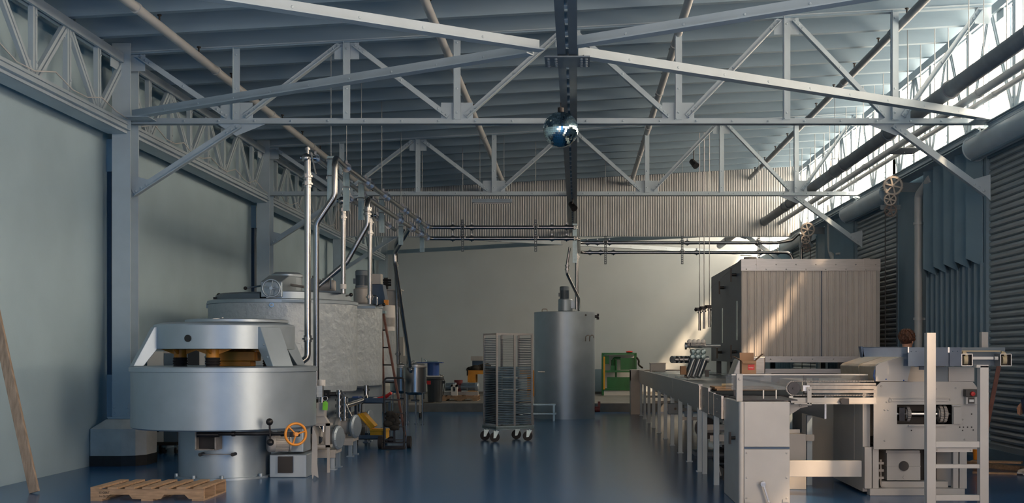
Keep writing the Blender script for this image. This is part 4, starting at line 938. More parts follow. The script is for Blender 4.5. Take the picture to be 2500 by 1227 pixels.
# near section of the conveyor with its drive under the bed
r = thing('transfer_section', 'short lower conveyor section with clear sides between the long conveyor and the grey cabinet', 'conveyor', (2.1, 14, 0))
g = G(); g.b2(1.575,1.60,12.85,13.55,.80,1.05); g.b2(1.575,1.60,13.58,14.1,.80,1.06); g.b2(1.575,1.60,14.13,14.95,.79,1.10); g.build('side_panel', M['brush'], r)
for y in (13.2,13.9,14.6):
    h = G()
    for z in (.86,1.0): h.bolt((1.573,y,z),(-1,0,0),.012,.01)
    h.build('panel_screws', M['iron'], r)
g = G(); g.b2(1.61,2.72,12.85,14.95,1.0,1.03); g.b2(2.7,2.72,12.85,14.95,.8,1.05); g.build('bed', M['brush'], r)
g = G()
for k in range(22): g.cyl((1.63,12.9+k*.09,1.045),(2.70,12.9+k*.09,1.045),.016,8)
g.build('roller_row', M['iron_d'], r)
for x in (1.61,2.68):
    for y in (13.6,14.85): g = G(); g.b2(x-.03,x+.03,y-.03,y+.03,0,.80); g.build('leg', M['steel'], r)
for y0, z0 in ((14.3,.45),(13.4,.52),(14.86,.55)): g = G(); g.b2(1.62,2.7,y0,y0+.05,z0,z0+.07); g.build('cross_rail', M['mach'], r)
r = thing('drive_gearmotor', 'oily black gearmotor on the floor under the conveyor beside the grey cabinet', 'motor', (2.0, 14.0, 0))
motor_parts(r, V(1.70,14.5,.27), (1,-.3,0), .10, .34, M['iron_d'])
g = G(); g.b2(1.75,2.2,14.1,14.6,0,.14); g.build('mount', M['iron_d'], r)
g = G(); g.tube([V(1.63,14.1,.42),V(1.82,14.1,.44),V(1.84,14.1,.3)], .012, 8); g.bar(V(1.63,14.08,.42), V(1.72,14.05,.06), .03, .012); g.build('guard_bracket', M['mach'], r)
r = thing('belt_tensioner', 'black tension wheel under the long conveyor', 'wheel', (2.1, 17.5, 0))
g = G(); g.cyl((1.9,17.3,.42),(1.9,17.42,.42),.16,24); g.build('wheel', M['iron_d'], r); g = G(); g.b2(1.86,1.94,17.42,17.5,0,.5); g.b2(1.75,2.6,17.42,17.9,.0,.06); g.build('stand', M['mach_d'], r)
r = thing('control_box', 'small blue-grey control box fixed to a leg of the long conveyor', 'box', (1.6, 19.6, .5))
g = G(); g.b2(1.50,1.74,19.40,19.46,.52,.70); g.build('body', M['mach_d'], r, bevel=.008); g = G(); g.cyl((1.62,19.4,.61),(1.62,19.385,.61),.02,12); g.build('button', M['black'], r)
# things lying on the conveyor
def board(x0, x1, y0, y1, z, t, label, m='wood'):
    o = G().b2(x0,x1,y0,y1,z,z+t); return tag(o.build('plywood_board', M[m], bevel=.003), label, 'board', 'plywood boards on the conveyor')
board(1.70,2.42,14.3,14.85,1.064,.022,'lower plywood board of the small stack on the conveyor beside the cabinet'); board(1.68,2.40,14.35,14.9,1.087,.020,'upper plywood board of the small stack on the conveyor')
o = G(); o.tube([V(1.80,14.6,1.125),V(1.88,14.55,1.13),V(1.94,14.6,1.125),V(2.0,14.58,1.128)], .017, 8, .02); tag(o.build('glove', M['belt'], subsurf=0), 'crumpled cream glove on the plywood boards', 'glove')
r = thing('white_box', 'small white box at the far end of the long conveyor', 'box', (1.9,28.6,1.085)); g = G(); g.b2(1.78,2.15,28.5,28.8,1.087,1.28); g.build('body', M['white'], r, bevel=.006); g = G(); g.b2(1.77,2.16,28.49,28.81,1.28,1.30); g.build('lid', M['white'], r)
r = thing('sensor_post', 'small black sensor post standing on the conveyor clear cover', 'sensor', (1.98,18.0,1.16)); g = G(); g.b2(1.96,2.02,18.0,18.06,1.16,1.25); g.build('body', M['black'], r); g = G(); g.b2(1.94,2.04,17.98,18.08,1.25,1.27); g.build('cap', M['iron_d'], r)

# ------------------------------------------------------------------ pump cluster behind the conveyor
px_, py_ = 2.95, 20.2
r = thing('depositor_head', 'stainless depositor with rows of round pistons behind the long conveyor', 'machine', (px_, py_, 0))
g = G(); g.b2(2.78,3.30,20.0,20.7,0,1.18); g.build('cabinet', M['brush'], r)
g = G(); g.prism([V(2.80,20.0,1.10),V(2.62,20.0,1.10),V(2.74,20.0,1.42),V(2.95,20.0,1.47),V(3.2,20.0,1.47),V(3.2,20.0,1.1)],(0,.6,0)); g.build('hopper', M['brush'], r, bevel=.02)
for k in range(4):
    p = W(1638+k*10,878,19.9-.0); c = V(2.22-.55+k*.075+.0,19.9,1.41)
    h = G(); x = W(1640+k*11,0,19.9).x; z = W(0,877,19.9).z; h.cyl((x,19.86,z),(x+.055,19.9,z),.062,20); h.cyl((x+.05,19.9,z),(x+.075,19.9,z),.045,14); h.build('piston_cap', M['stain'], r)
x0 = W(1684,0,19.9).x; z = W(0,877,19.9).z
g = G(); g.cyl((x0,19.9,z),(x0+.32,19.95,z),.058,20); g.cyl((x0+.1,19.9,z),(x0+.14,19.9,z),.075,20); g.build('manifold_pipe', M['stain'], r)
for k in range(4):
    x = W(1683+k*11,0,19.9).x; z1 = W(0,834,19.9).z
    h = G(); h.sphere((x,19.85,z1), .045, 14, 10); h.cyl((x,19.9,z1-.02),(x,19.9,z1-.06),.05,14); h.build('piston_dome', M['white'], r)
g = G(); za = W(0,850,19.9).z; xa_ = W(1676,0,19.9).x; xb_ = W(1760,0,19.9).x; g.cyl((xa_,19.9,za+.04),(xb_,20.0,za+.04),.03,12); g.cyl((xa_,19.86,za+.04),(xa_-.03,19.86,za+.04),.06,14)
g.build('cross_pipe', M['stain'], r)
for k in range(6):
    x = W(1690+(k % 3)*13,0,19.9).x; zz = W(0,858+12*(k//3),19.9).z; h = G(); h.cyl((x,19.82,zz),(x,19.95,zz),.038,14); h.lathe([(.001,0),(.03,.006),(.048,.03),(.048,.05)], (x,19.79,zz), 14, (0,1,0)); h.build('valve_block', M['galv'], r)
for k in range(3):
    x = W(1676+k*14,0,19.8).x; h = G(); h.cyl((x,19.75,1.12),(x+.11,19.85,1.40),.05,16,.062); h.build('nozzle', M['stain'], r)
g = G(); x = W(1660,0,19.7).x; g.b2(x,x+.10,19.6,19.72,1.165,1.31); tag(g.build('ingot_block', M['card'], bevel=.004), 'small rusty brown block on the conveyor in front of the depositor', 'block')
g = G(); g.tube([W(1690,862,19.6),W(1684,850,19.6),W(1686,836,19.6)], .006, 6, .04); g.build('air_hose', M['black'], r)

# ------------------------------------------------------------------ grey cabinet in the right foreground
r = thing('enrober_cabinet', 'grey enamel cabinet with a crank handle at the near end of the conveyor', 'cabinet', (1.85, 12.1, 0))
ax0, ax1, ay0, ay1, az = 1.60, 2.08, 11.52, 12.8, 1.04
g = G(); g.b2(ax0,ax1-.0,ay0+.02,ay1,0,az-.005); g.build('body', M['mach'], r, bevel=.008)
g = G(); g.b2(ax0+.035,ax1,ay0,ay0+.018,.60,az); g.build('upper_panel', M['mach'], r, bevel=.004)
g = G(); g.b2(ax0+.035,ax1,ay0-.004,ay0+.018,.03,.575)
for x in (ax0+.06,ax1-.03):
    for z in (.10,.30,.54): g.bolt((x,ay0-.004,z),(0,-1,0),.010,.009)
g.build('lower_door', M['mach'], r, bevel=.004)
g = G(); g.b2(ax0+.03,ax1,ay0+.012,ay0+.02,.578,.598); g.build('gap_strip', M['blue_st'], r)
g = G(); g.cyl((ax0+.01,ay0+.02,0),(ax0+.01,ay0+.02,az-.0),.028,16); g.build('corner_post', M['mach'], r)
g = G(); g.cyl((ax0-.0,11.9,.66),(ax0-.05,11.9,.66),.018,12); g.b2(ax0-.065,ax0-.045,11.87,11.93,.60,.72); g.build('side_latch', M['black'], r)
p = W(1862,1180,11.5); g = G(); g.cyl((p.x,11.515,p.z),(p.x,11.46,p.z),.026,18); g.bar(V(p.x,11.47,p.z), V(p.x+.06,11.47,p.z-.19), .026, .014); g.cyl((p.x+.06,11.48,p.z-.19),(p.x+.06,11.40,p.z-.19),.016,12); g.build('crank_handle', M['brush'], r)
for x in (ax0+.07,ax1-.04): g = G(); g.b2(x-.03,x+.03,ay0-.014,ay0-.004,.06,.09); g.build('hinge', M['mach'], r)
for x,y in ((ax0+.05,ay0+.06),(ax1-.05,ay0+.06)):
    pass
g = G(); g.b2(1.575,1.635,11.62,11.68,az,1.31); g.bolt((1.605,11.62,1.26),(0,-1,0)); o = g.build('guide_post', M['mach'], r)
g = G(); g.b2(ax0+.05,2.2,11.75,12.75,az-.0,az+.012); g.build('top_grid', M['iron_d'], r, label='dark open top grid')
for x in (1.9,2.03): g = G(); g.b2(x-.006,x+.006,12.0,12.012,az,az+.10); g.build('guide_pin', M['white'], r)
# cross beam to the moulding machine
g = G(); g.b2(2.08,2.985,12.35,12.43,.22,.39); tag(g.build('floor_beam', M['mach'], bevel=.006), 'low grey steel beam joining the grey cabinet to the moulding machine', 'beam')
r = thing('side_cabinet', 'small plain grey box behind the low steel beam', 'cabinet', (2.3, 13.8, 0))
g = G(); g.b2(2.12,W(1965,0,13.2).x,13.12,13.36,.0,.62); g.build('body', M['mach'], r, bevel=.006); g = G(); g.b2(2.2,W(1955,0,13.2).x,13.25,13.29,.62,.66); g.cyl((2.2,13.27,.68),(2.3,13.27,.68),.03,12); g.build('top_bracket', M['white'], r)

# ------------------------------------------------------------------ chain conveyor and its clear guard
r = thing('chain_conveyor', 'chain conveyor with a black sprocket leading into the moulding machine', 'conveyor', tuple(W(2030,985,12.45)))
Yc = 12.45; c = W(1937,947,Yc); xe = W(2138,0,Yc).x; rs = .066
g = G(); g.cyl(c+V(0,-.02,0), c+V(0,.02,0), rs*.9, 28); g.gear(c, rs, 22, .016, (0,-1,0), .5, 0, .1, .07); g.cyl(c+V(0,-.035,0),c+V(0,.3,0),.012,10); g.build('sprocket', M['iron_d'], r)
n = 0
g = G(); L = xe-c.x
for k in range(int(L/.0165)):
    x = c.x+k*.0165
    for zz in (c.z+rs+.008, c.z-rs-.008): g.box((x,Yc,zz),(.0125,.022 if k % 2 else .03,.012)); g.cyl((x,Yc-.018,zz),(x,Yc+.018,zz),.0045,6)
for k in range(14):
    t = PI/2+PI*k/14; g.box((c.x+(rs+.008)*math.cos(t),Yc,c.z+(rs+.008)*math.sin(t)),(.0125,.026,.012),Matrix.Rotation(-t-PI/2,3,'Y'))
g.build('chain', M['iron'], r)
g = G(); za = c.z
g.b2(c.x+.14,xe,Yc-.01,Yc+.06,za+.035,za+.055); g.b2(c.x+.16,xe,Yc-.0,Yc+.05,za-.012,za+.028); g.b2(c.x+.12,xe,Yc-.012,Yc+.05,za-.05,za-.02); g.build('chain_rail', M['iron'], r)
g = G(); zb2 = W(0,978,Yc).z; g.b2(c.x-.03,xe,Yc-.02,Yc+.03,zb2-.02,zb2+.035); g.b2(c.x-.0,xe,Yc-.05,Yc+.03,zb2-.032,zb2-.018); g.build('lower_channel', M['mach'], r)
g = G(); x = W(1974,0,Yc).x; g.b2(x-.022,x+.022,Yc-.05,Yc-.03,W(0,988,Yc).z,W(0,944,Yc).z); 
for z in (W(0,950,Yc).z, W(0,983,Yc).z): g.bolt((x,Yc-.05,z),(0,-1,0),.010,.01)
g.build('upright_bracket', M['mach'], r)
g = G(); x = W(2056,0,Yc).x; g.cyl((x,Yc-.09,zb2),(x,Yc-.02,zb2),.034,16); g.b2(x-.03,x+.055,Yc-.08,Yc-.02,zb2-.035,zb2+.03); g.build('tension_knob', M['black'], r)
g = G(); x0 = W(1948,0,Yc).x; g.b2(x0+.05,x0+.12,Yc-.02,Yc+.02,za-.03,za+.03); g.build('take_up_block', M['brush'], r)
g = G(); P = [W(1926,978,Yc+.1),W(1972,978,Yc+.1),W(1972,992,Yc+.1),W(1955,995,Yc+.1),W(1934,1009,Yc+.1),W(1926,1009,Yc+.1)]; g.prism(P,(0,.03,0)); g.bolt(P[0]+V(.04,-.0,-.03),(0,-1,0)); g.bolt(P[0]+V(.12,-.0,-.05),(0,-1,0)); g.build('gusset', M['mach'], r)
g = G(); p = W(1925,975,Yc+.05); g.b2(p.x-.0,p.x+.04,Yc,Yc+.04,p.z-.02,p.z+.04); g.b2(p.x,p.x+.12,Yc,Yc+.04,p.z-.02,p.z-.005); g.build('white_bracket', M['white'], r)
r = thing('clear_guard', 'long clear acrylic guard over the chain conveyor', 'guard', (2.5, 12.9, 1.05))
gx0, gx1, gz0, gz1 = 1.68, 3.16, 1.055, 1.278
g = G(); g.b2(gx0,gx1,12.80,12.808,gz0+.06,gz1); g.build('front_pane', M['acrylic'], r)
g = G(); g.b2(gx0,gx1,13.28,13.288,gz0+.06,gz1); g.build('back_pane', M['acrylic'], r)
g = G(); g.b2(gx0,gx1,12.80,13.288,gz1,gz1+.008); g.build('top_pane', M['acrylic'], r)
g = G(); g.b2(gx0,gx1,12.797,12.812,gz1-.002,gz1+.010); g.build('edge_strip', M['white'], r)
for x in (1.72,2.48,3.1): 
    g = G(); g.b2(x-.015,x+.015,12.81,12.84,gz0,gz1); g.build('bracket', M['iron_d'], r)
g = G(); x = W(1990,0,13).x; g.b2(x-.03,x+.03,12.95,13.0,gz0,1.24); g.b2(2.62,2.9,12.98,13.2,gz0,1.14); g.build('inner_block', M['mach_d'], r)
# open cardboard box on the guard
bx, by, bz = W(1826,0,13.04).x, 13.04, gz1+.0085; w = .078
r = thing('cardboard_box', 'open brown cardboard box with a red label standing on the clear guard', 'box', (bx, by, bz))
g = G()
for sx in (-1,1): g.b2(bx+sx*w-.002,bx+sx*w+.002,by-w,by+w,bz,bz+.145); g.b2(bx-w,bx+w,by+sx*w-.002,by+sx*w+.002,bz,bz+.145)
g.b2(bx-w,bx+w,by-w,by+w,bz,bz+.004); g.build('carton', M['card'], r)
for sx in (-1,1):
    g = G(); g.prism([V(bx+sx*w,by-w,bz+.145),V(bx+sx*(w+.085),by-w,bz+.145+(.075 if sx > 0 else .05)),V(bx+sx*(w+.085),by+w,bz+.145+(.075 if sx > 0 else .05)),V(bx+sx*w,by+w,bz+.145)],(0,0,.003)); g.build('flap', M['card'], r)
g = G(); g.prism([V(bx-w,by+w,bz+.145),V(bx+w,by+w,bz+.145),V(bx+w,by+w+.03,bz+.235),V(bx-w,by+w+.03,bz+.235)],(0,.003,0)); g.build('flap', M['card'], r)
g = G(); g.prism([V(bx-w,by-w,bz+.145),V(bx+w,by-w,bz+.145),V(bx+w-.01,by-w-.035,bz+.115),V(bx-w+.01,by-w-.035,bz+.115)],(0,-.003,0)); g.build('flap', M['card'], r)
g = G(); g.b2(bx-.012,bx+.060,by-w-.0042,by-w-.0022,bz+.045,bz+.105); lab = g.build('red_label', M['red'], r, label='red printed label')
tx = bpy.data.curves.new('label_text','FONT'); tx.body = 'MADEGU'; tx.size = .016; tx.align_x = 'CENTER'
to = bpy.data.objects.new('tmp', tx); COL.objects.link(to); dg = bpy.context.evaluated_depsgraph_get(); me = bpy.data.meshes.new_from_object(to.evaluated_get(dg)); bpy.data.objects.remove(to)
def lettering(body, size, pos, m, parent, rotx=PI/2, rz=0.0, name='lettering', align='CENTER'):
    c = bpy.data.curves.new('t','FONT'); c.body = body; c.size = size; c.align_x = align; c.extrude = .0004
    t = bpy.data.objects.new('t', c); COL.objects.link(t); bpy.context.view_layer.update(); dg = bpy.context.evaluated_depsgraph_get(); me = bpy.data.meshes.new_from_object(t.evaluated_get(dg)); bpy.data.objects.remove(t)
    me.transform(Matrix.Translation(Vector(pos)-(ROOT.get(parent.name, Vector((0,0,0)))))@Matrix.Rotation(rz,4,'Z')@Matrix.Rotation(rotx,4,'X')); me.materials.clear(); me.materials.append(m)
    o = bpy.data.objects.new(name, me); COL.objects.link(o); o.parent = parent; return o
lettering('madegu', .017, (bx+.022, by-w-.0052, bz+.066), M['white'], lab)
lettering('::', .012, (bx+.002, by-w-.0052, bz+.088), M['white'], lab)

# ------------------------------------------------------------------ moulding machine
r = thing('moulding_machine', 'grey moulding machine with a bolted front plate, open shaft window and amber hood', 'machine', (3.75, 13.2, 0))
Yp = 12.55
def PX(px): return W(px,0,Yp).x
def PZ(py): return W(0,py,Yp).z
xl, xr, zt, zb3 = PX(2133), PX(2398), PZ(930), PZ(1096)
wx0, wx1, wz0, wz1 = PX(2190), PX(2325), PZ(1035), PZ(987)
g = G(); th = V(0,.02,0)
g.prism([V(xl,Yp,PZ(948)),V(xl,Yp,wz1),V(xr,Yp,wz1),V(xr,Yp,PZ(962)),V(PX(2374),Yp,PZ(930)),V(PX(2150),Yp,PZ(932))],th)
g.prism([V(xl,Yp,zb3),V(xr,Yp,zb3),V(xr,Yp,wz0),V(xl,Yp,wz0)],th); g.b2(xl,wx0,Yp,Yp+.02,wz0,wz1); g.b2(wx1,xr,Yp,Yp+.02,wz0,wz1)
for px,py in ((2152,942),(2160,1000),(2168,1000),(2165,980),(2160,1075),(2285,948),(2333,947),(2268,1060),(2355,1072),(2172,980),(2345,1023),(2350,1023)): g.bolt(V(PX(px),Yp,PZ(py)),(0,-1,0),.011,.01)
g.build('front_plate', M['mach'], r)
g = G()
for px,py in ((2225,1050),(2343,1042),(2352,1042),(2362,1042),(2372,1042),(2350,1050),(2376,1049),(2372,1010)): g.cyl(V(PX(px),Yp+.0,PZ(py)),V(PX(px),Yp-.0025,PZ(py)),.008,10)
g.build('plate_holes', M['black'], r)
g = G(); g.b2(wx0-.01,wx1+.01,Yp+.32,Yp+.34,wz0-.05,wz1+.05); g.b2(wx0-.01,wx1+.01,Yp+.02,Yp+.34,wz0-.05,wz0-.04); g.b2(wx0-.01,wx1+.01,Yp+.02,Yp+.34,wz1+.03,wz1+.04); g.b2(wx0-.03,wx0-.02,Yp+.02,Yp+.34,wz0-.05,wz1+.05); g.b2(wx1+.02,wx1+.03,Yp+.02,Yp+.34,wz0-.05,wz1+.05); g.build('shaft_recess', M['dark_in'], r)
zs = PZ(1011); g = G(); g.cyl((wx0-.01,Yp+.10,zs),(wx1+.01,Yp+.10,zs),.028,18); g.build('drive_shaft', M['stain'], r)
for px, R_ in ((2222,.075),(2302,.085),(2312,.085)): g = G(); g.gear((PX(px),Yp+.10,zs),R_,20,.03,(1,0,0),.5,0,.1,.09); g.cyl((PX(px)-.028,Yp+.1,zs),(PX(px)+.028,Yp+.1,zs),R_*.75,20); g.build('drive_gear', M['iron'], r)
g = G(); g.b2(PX(2198),PX(2212),Yp+.04,Yp+.16,zs-.07,zs+.07); g.build('bearing_block', M['iron_d'], r)
g = G(); g.b2(PX(2170),PX(2318),Yp-.014,Yp-.001,PZ(979),PZ(972)); g.b2(PX(2172),PX(2319),Yp-.03,Yp-.001,PZ(972),PZ(970))
for px in (2176,2318): g.bolt(V(PX(px),Yp-.014,PZ(975)),(0,-1,0),.010,.01)
g.build('upper_ledge', M['mach'], r)
g = G(); g.b2(PX(2216),PX(2310),Yp-.04,Yp-.001,wz0-.02,wz0-.005); g.build('window_sill', M['mach'], r)
g = G(); g.b2(PX(2326),PX(2346),Yp-.03,Yp-.001,PZ(1034),PZ(993)); g.b2(PX(2322),PX(2346),Yp-.04,Yp-.001,PZ(990),PZ(987)); g.build('cover_plate', M['mach'], r)
# legs, base rail, drive compartment
for px0, px1 in ((2113,2131),(2133,2148),(2330,2343),(2346,2364)):
    g = G(); g.b2(PX(px0),PX(px1),Yp+.04,Yp+.12,.07,zb3+.02); g.build('leg', M['mach'], r, bevel=.004)
g = G(); g.b2(PX(2124),PX(2356),Yp+.0,Yp+.14,0.0,.075); g.build('base_rail', M['mach'], r, bevel=.006)
g = G(); g.b2(PX(2150),PX(2330),Yp+.62,Yp+.65,.08,zb3+.1); g.b2(PX(2150),PX(2330),Yp+.1,Yp+.62,zb3+.01,zb3+.03); g.build('drive_bay', M['dark_in'], r)
g = G(); g.b2(PX(2175),PX(2258),Yp+.16,Yp+.5,PZ(1176),PZ(1108)); g.b2(PX(2172),PX(2256),Yp+.15,Yp+.5,PZ(1108),PZ(1101)); g.b2(PX(2174),PX(2259),Yp+.155,Yp+.5,PZ(1142),PZ(1140)); g.build('gearbox', M['mach'], r, bevel=.006)
g = G(); g.cyl(V(PX(2216),Yp+.165,PZ(1140)),V(PX(2216),Yp+.14,PZ(1140)),.053,24); g.build('gearbox_plug', M['black'], r)
g = G(); g.cyl(V(PX(2218),Yp+.165,PZ(1168)),V(PX(2218),Yp+.15,PZ(1168)),.016,14); g.build('drain_plug', M['mach'], r)
g = G(); g.b2(PX(2160),PX(2325),Yp+.14,Yp+.3,PZ(1196),PZ(1178)); g.build('gearbox_mount', M['mach'], r)
g = G()
for k, py in enumerate((1130,1148,1166)): g.b2(PX(2153),PX(2166),Yp+.14,Yp+.2,PZ(py+6),PZ(py)); g.cyl(V(PX(2160),Yp+.17,PZ(py+14)),V(PX(2160),Yp+.17,PZ(py-6)),.014,10)
g.tube([V(PX(2158),Yp+.15,PZ(1175)),V(PX(2158),Yp+.13,PZ(1190)),V(PX(2180),Yp+.13,PZ(1197)),V(PX(2188),Yp+.13,PZ(1200))],.008,8,.03); g.build('hydraulic_fittings', M['iron'], r)
g = G(); g.b2(PX(2113),PX(2350)+.2,Yp+.68,14.1,.03,zt-.02); g.b2(PX(2113),PX(2131),Yp+.12,Yp+.68,.03,zt-.1); g.build('body', M['mach'], r)
g = G(); g.prism([V(PX(2113)-.004,Yp+.5,1.05),V(PX(2113)-.004,14.1,1.05),V(PX(2113)-.004,14.1,.20),V(PX(2113)-.004,Yp+.5,.20)],(.003,0,0)); g.build('side_panel', M['mach'], r)
# hood
h0, h1 = Yp-.02, 14.3; xh = 3.21
for a, b in ((h0+.06,13.34),(13.37,h1)):
    g = G(); g.prism([V(xh,a,zt-.01),V(xh-.02,a,1.37),V(xh+.01,a,1.395),V(xh+.36,a,1.515),V(xh+.38,a,1.50),V(xh+.38,a,zt-.01)],(0,b-a,0)); g.build('hood', M['amber'], r, label='scratched amber plastic hood', bevel=.008)
g = G(); g.prism([V(xh-.035,h0,zt),V(xh-.035,h0,1.375),V(xh+.0,h0,1.405),V(PX(2228),h0,PZ(861)),V(PX(2228),h0,PZ(872)),V(PX(2214),h0,zt)],(0,.05,0)); g.build('hood_end_plate', M['mach'], r)
g = G()
for px,py in ((2162,925),(2205,928)): g.bolt(V(PX(px),h0,PZ(py)),(0,-1,0),.008,.008)
g.tube([V(xh-.03,h0+.02,1.22),V(xh-.05,h0+.02,1.27),V(xh-.04,h0+.02,1.34)],.008,8,.03); g.build('cable_tie', M['blue_p'], r)
for px0,px1,mm in ((2213,2262,'amber'),(2264,2316,'mach_d'),(2316,2380,'mach')):
    g = G(); g.b2(PX(px0),PX(px1)-.006,Yp-.0,Yp+.30,zt-.004,PZ(895)); g.build('guard_panel', M[mm], r)
g = G(); g.tube([V(PX(2222),Yp+.05,PZ(898)),V(PX(2236),Yp+.05,PZ(888)),V(PX(2310),Yp+.05,PZ(890))],.022,10,.04); g.build('guard_tube', M['white'], r)
# control station on the plate
r = thing('emergency_stop_station', 'black emergency stop box with a red button above a switch on the moulding machine plate', 'switch', (PX(2365), Yp-.03, PZ(965)))
g = G(); g.b2(PX(2351),PX(2379),Yp-.09,Yp-.001,PZ(967),PZ(949)); g.build('stop_box', M['black'], r, bevel=.004)
g = G(); g.lathe([(.022,0),(.026,.012),(.022,.03),(.001,.034)], V(PX(2367),Yp-.09,PZ(960)), 18, (0,-1,0)); g.build('red_button', M['red'], r, label='red mushroom button')
g = G(); g.b2(PX(2354),PX(2381),Yp-.055,Yp-.001,PZ(986),PZ(968)); g.build('switch_box', M['mach'], r, bevel=.003)
g = G(); g.b2(PX(2359),PX(2375),Yp-.058,Yp-.055,PZ(984),PZ(969)); g.build('switch_plate', M['black'], r); g = G(); g.b2(PX(2362),PX(2373),Yp-.062,Yp-.058,PZ(980),PZ(974)); g.build('rocker', M['white'], r)

# ------------------------------------------------------------------ take-off trough along the top of the machine
Yt = 12.2
r = thing('takeoff_conveyor', 'dark blue trough conveyor across the top of the moulding machine with open cream belt ends', 'conveyor', tuple(W(2290,892,Yt)))
def TX(px): return W(px,0,Yt).x
def TZ(py): return W(0,py,Yt).z
g = G(); g.b2(TX(2112),TX(2221),Yt+.1,Yt+.115,TZ(870),TZ(847)); g.b2(TX(2112),TX(2221),Yt+.1,Yt+.16,TZ(848),TZ(846)); g.prism([V(TX(2107),Yt+.1,TZ(845)),V(TX(2112),Yt+.1,TZ(845)),V(TX(2116),Yt+.1,TZ(870)),V(TX(2112),Yt+.1,TZ(872))],(0,.1,0)); g.build('end_flange', M['blue_st'], r)
for a, b in ((2217,2316),(2318,2348)):
    g = G(); g.b2(TX(a),TX(b),Yt,Yt+.012,TZ(893),TZ(848)); g.b2(TX(a),TX(b),Yt,Yt+.03,TZ(849),TZ(847))
    for px in (a+8,a+20): g.bolt(V(TX(px),Yt,TZ(857)),(0,-1,0),.006,.006)
    g.build('side_plate', M['blue_st'], r)
g = G(); g.b2(TX(2216),TX(2219),Yt-.004,Yt+.014,TZ(860),TZ(846)); g.b2(TX(2314),TX(2318),Yt-.004,Yt+.014,TZ(860),TZ(847)); g.build('joint_strip', M['brush'], r)
g = G(); g.b2(TX(2217),TX(2348),Yt+.16,Yt+.172,TZ(893),TZ(848)); g.build('back_plate', M['blue_st'], r)
Yq = Yt+.10
for pa, pb in ((2348,2374),(2443,2469)):
    g = G(); a, b = TX(pa), TX(pb); z0, z1 = TZ(893), TZ(863)
    for x in (a,b): g.b2(x-.004,x+.004,Yt,Yt+.16,z0,z1)
    g.b2(a,b,Yt,Yt+.16,z0,z0+.006); g.b2(a,b,Yt,Yt+.16,z1-.006,z1); g.b2(a,b,Yt+.16,Yt+.17,z0,z1); g.build('end_frame', M['brush'], r)
    h = G(); h.b2(a+.006,b-.006,Yt+.06,Yt+.15,z0+.008,z1-.008); h.build('end_hollow', M['dark_in'], r)
    h = G(); xm_ = (a+b)/2-.012
    h.tube([V(xm_-.03,Yt+.02,z1+.014),V(xm_+.006,Yt+.02,z1+.006),V(xm_+.016,Yt+.02,z1-.03),V(xm_+.01,Yt+.02,z0+.03)],.016,10,.03); h.cyl((xm_-.02,Yt+.03,z0+.06),(xm_+.02,Yt+.03,z0+.06),.045,18); h.build('belt_end', M['belt'], r)
g = G(); g.b2(TX(2350),TX(2445),Yt+.03,Yt+.12,TZ(858),TZ(855)); g.build('belt', M['belt'], r)
g = G(); g.b2(TX(2352),TX(2469),Yt+.175,Yt+.19,TZ(892),TZ(847)); g.build('rear_plate', M['mach_d'], r)
g = G(); g.b2(TX(2374),TX(2428),Yt+.03,Yt+.07,TZ(877),TZ(870)); g.cyl(V(TX(2432),Yt+.05,TZ(874)),V(TX(2440),Yt+.05,TZ(874)),.02,12); g.build('spacer_bar', M['white'], r)
g = G(); g.b2(TX(2268),TX(2280),Yt+.0,Yt+.36,TZ(893)-.012,TZ(893)); g.b2(TX(2268),TX(2280),Yt+.33,Yt+.36,PZ(895)-.03,TZ(893)); g.build('support_bracket', M['blue_st'], r)
# ladder-like stand in front
Ys = 11.3
r = thing('frame_stand', 'tall grey square-tube stand in front of the moulding machine', 'stand', (W(2340,0,Ys).x, Ys, 0))
def SX(px): return W(px,0,Ys).x
def SZ(py): return W(0,py,Ys).z
g = G(); g.b2(SX(2263),SX(2285),Ys,Ys+.09,0,SZ(812)); 
for py in (828,853,905): g.cyl(V(SX(2278),Ys,SZ(py)),V(SX(2278),Ys-.002,SZ(py)),.006,8)
g.build('tall_post', M['mach'], r, bevel=.003)
g = G(); g.b2(SX(2393),SX(2414),Ys,Ys+.09,0,SZ(892)); g.b2(SX(2384),SX(2414),Ys,Ys+.09,SZ(897),SZ(890)); g.build('short_post', M['mach'], r, bevel=.003)
for a, b, nm in ((1092,1077,'rung'),(1143,1133,'rung'),(1222,1208,'rung')):
    g = G(); g.b2(SX(2285)+.001,SX(2393)-.001,Ys+.01,Ys+.06,SZ(a),SZ(b)); 
    for px in (2310,2350): g.cyl(V(SX(px),Ys+.01,SZ((a+b)/2)),V(SX(px),Ys+.008,SZ((a+b)/2)),.006,8)
    g.build(nm, M['mach'], r, bevel=.003)
g = G(); g.b2(SX(2288),SX(2380),Ys+.062,Ys+.075,SZ(1104),SZ(1093)); 
for px in (2293,2375): g.bolt(V(SX(px),Ys+.062,SZ(1099)),(0,-1,0),.009,.008)
g.build('bracket_bar', M['mach'], r)
g = G(); g.b2(W(2393,0,12.75).x,W(2409,0,12.75).x,12.70,12.78,0,W(0,810,12.75).z); tag(g.build('rear_post', M['mach'], bevel=.003), 'grey upright post behind the cream belt ends of the trough conveyor', 'post')
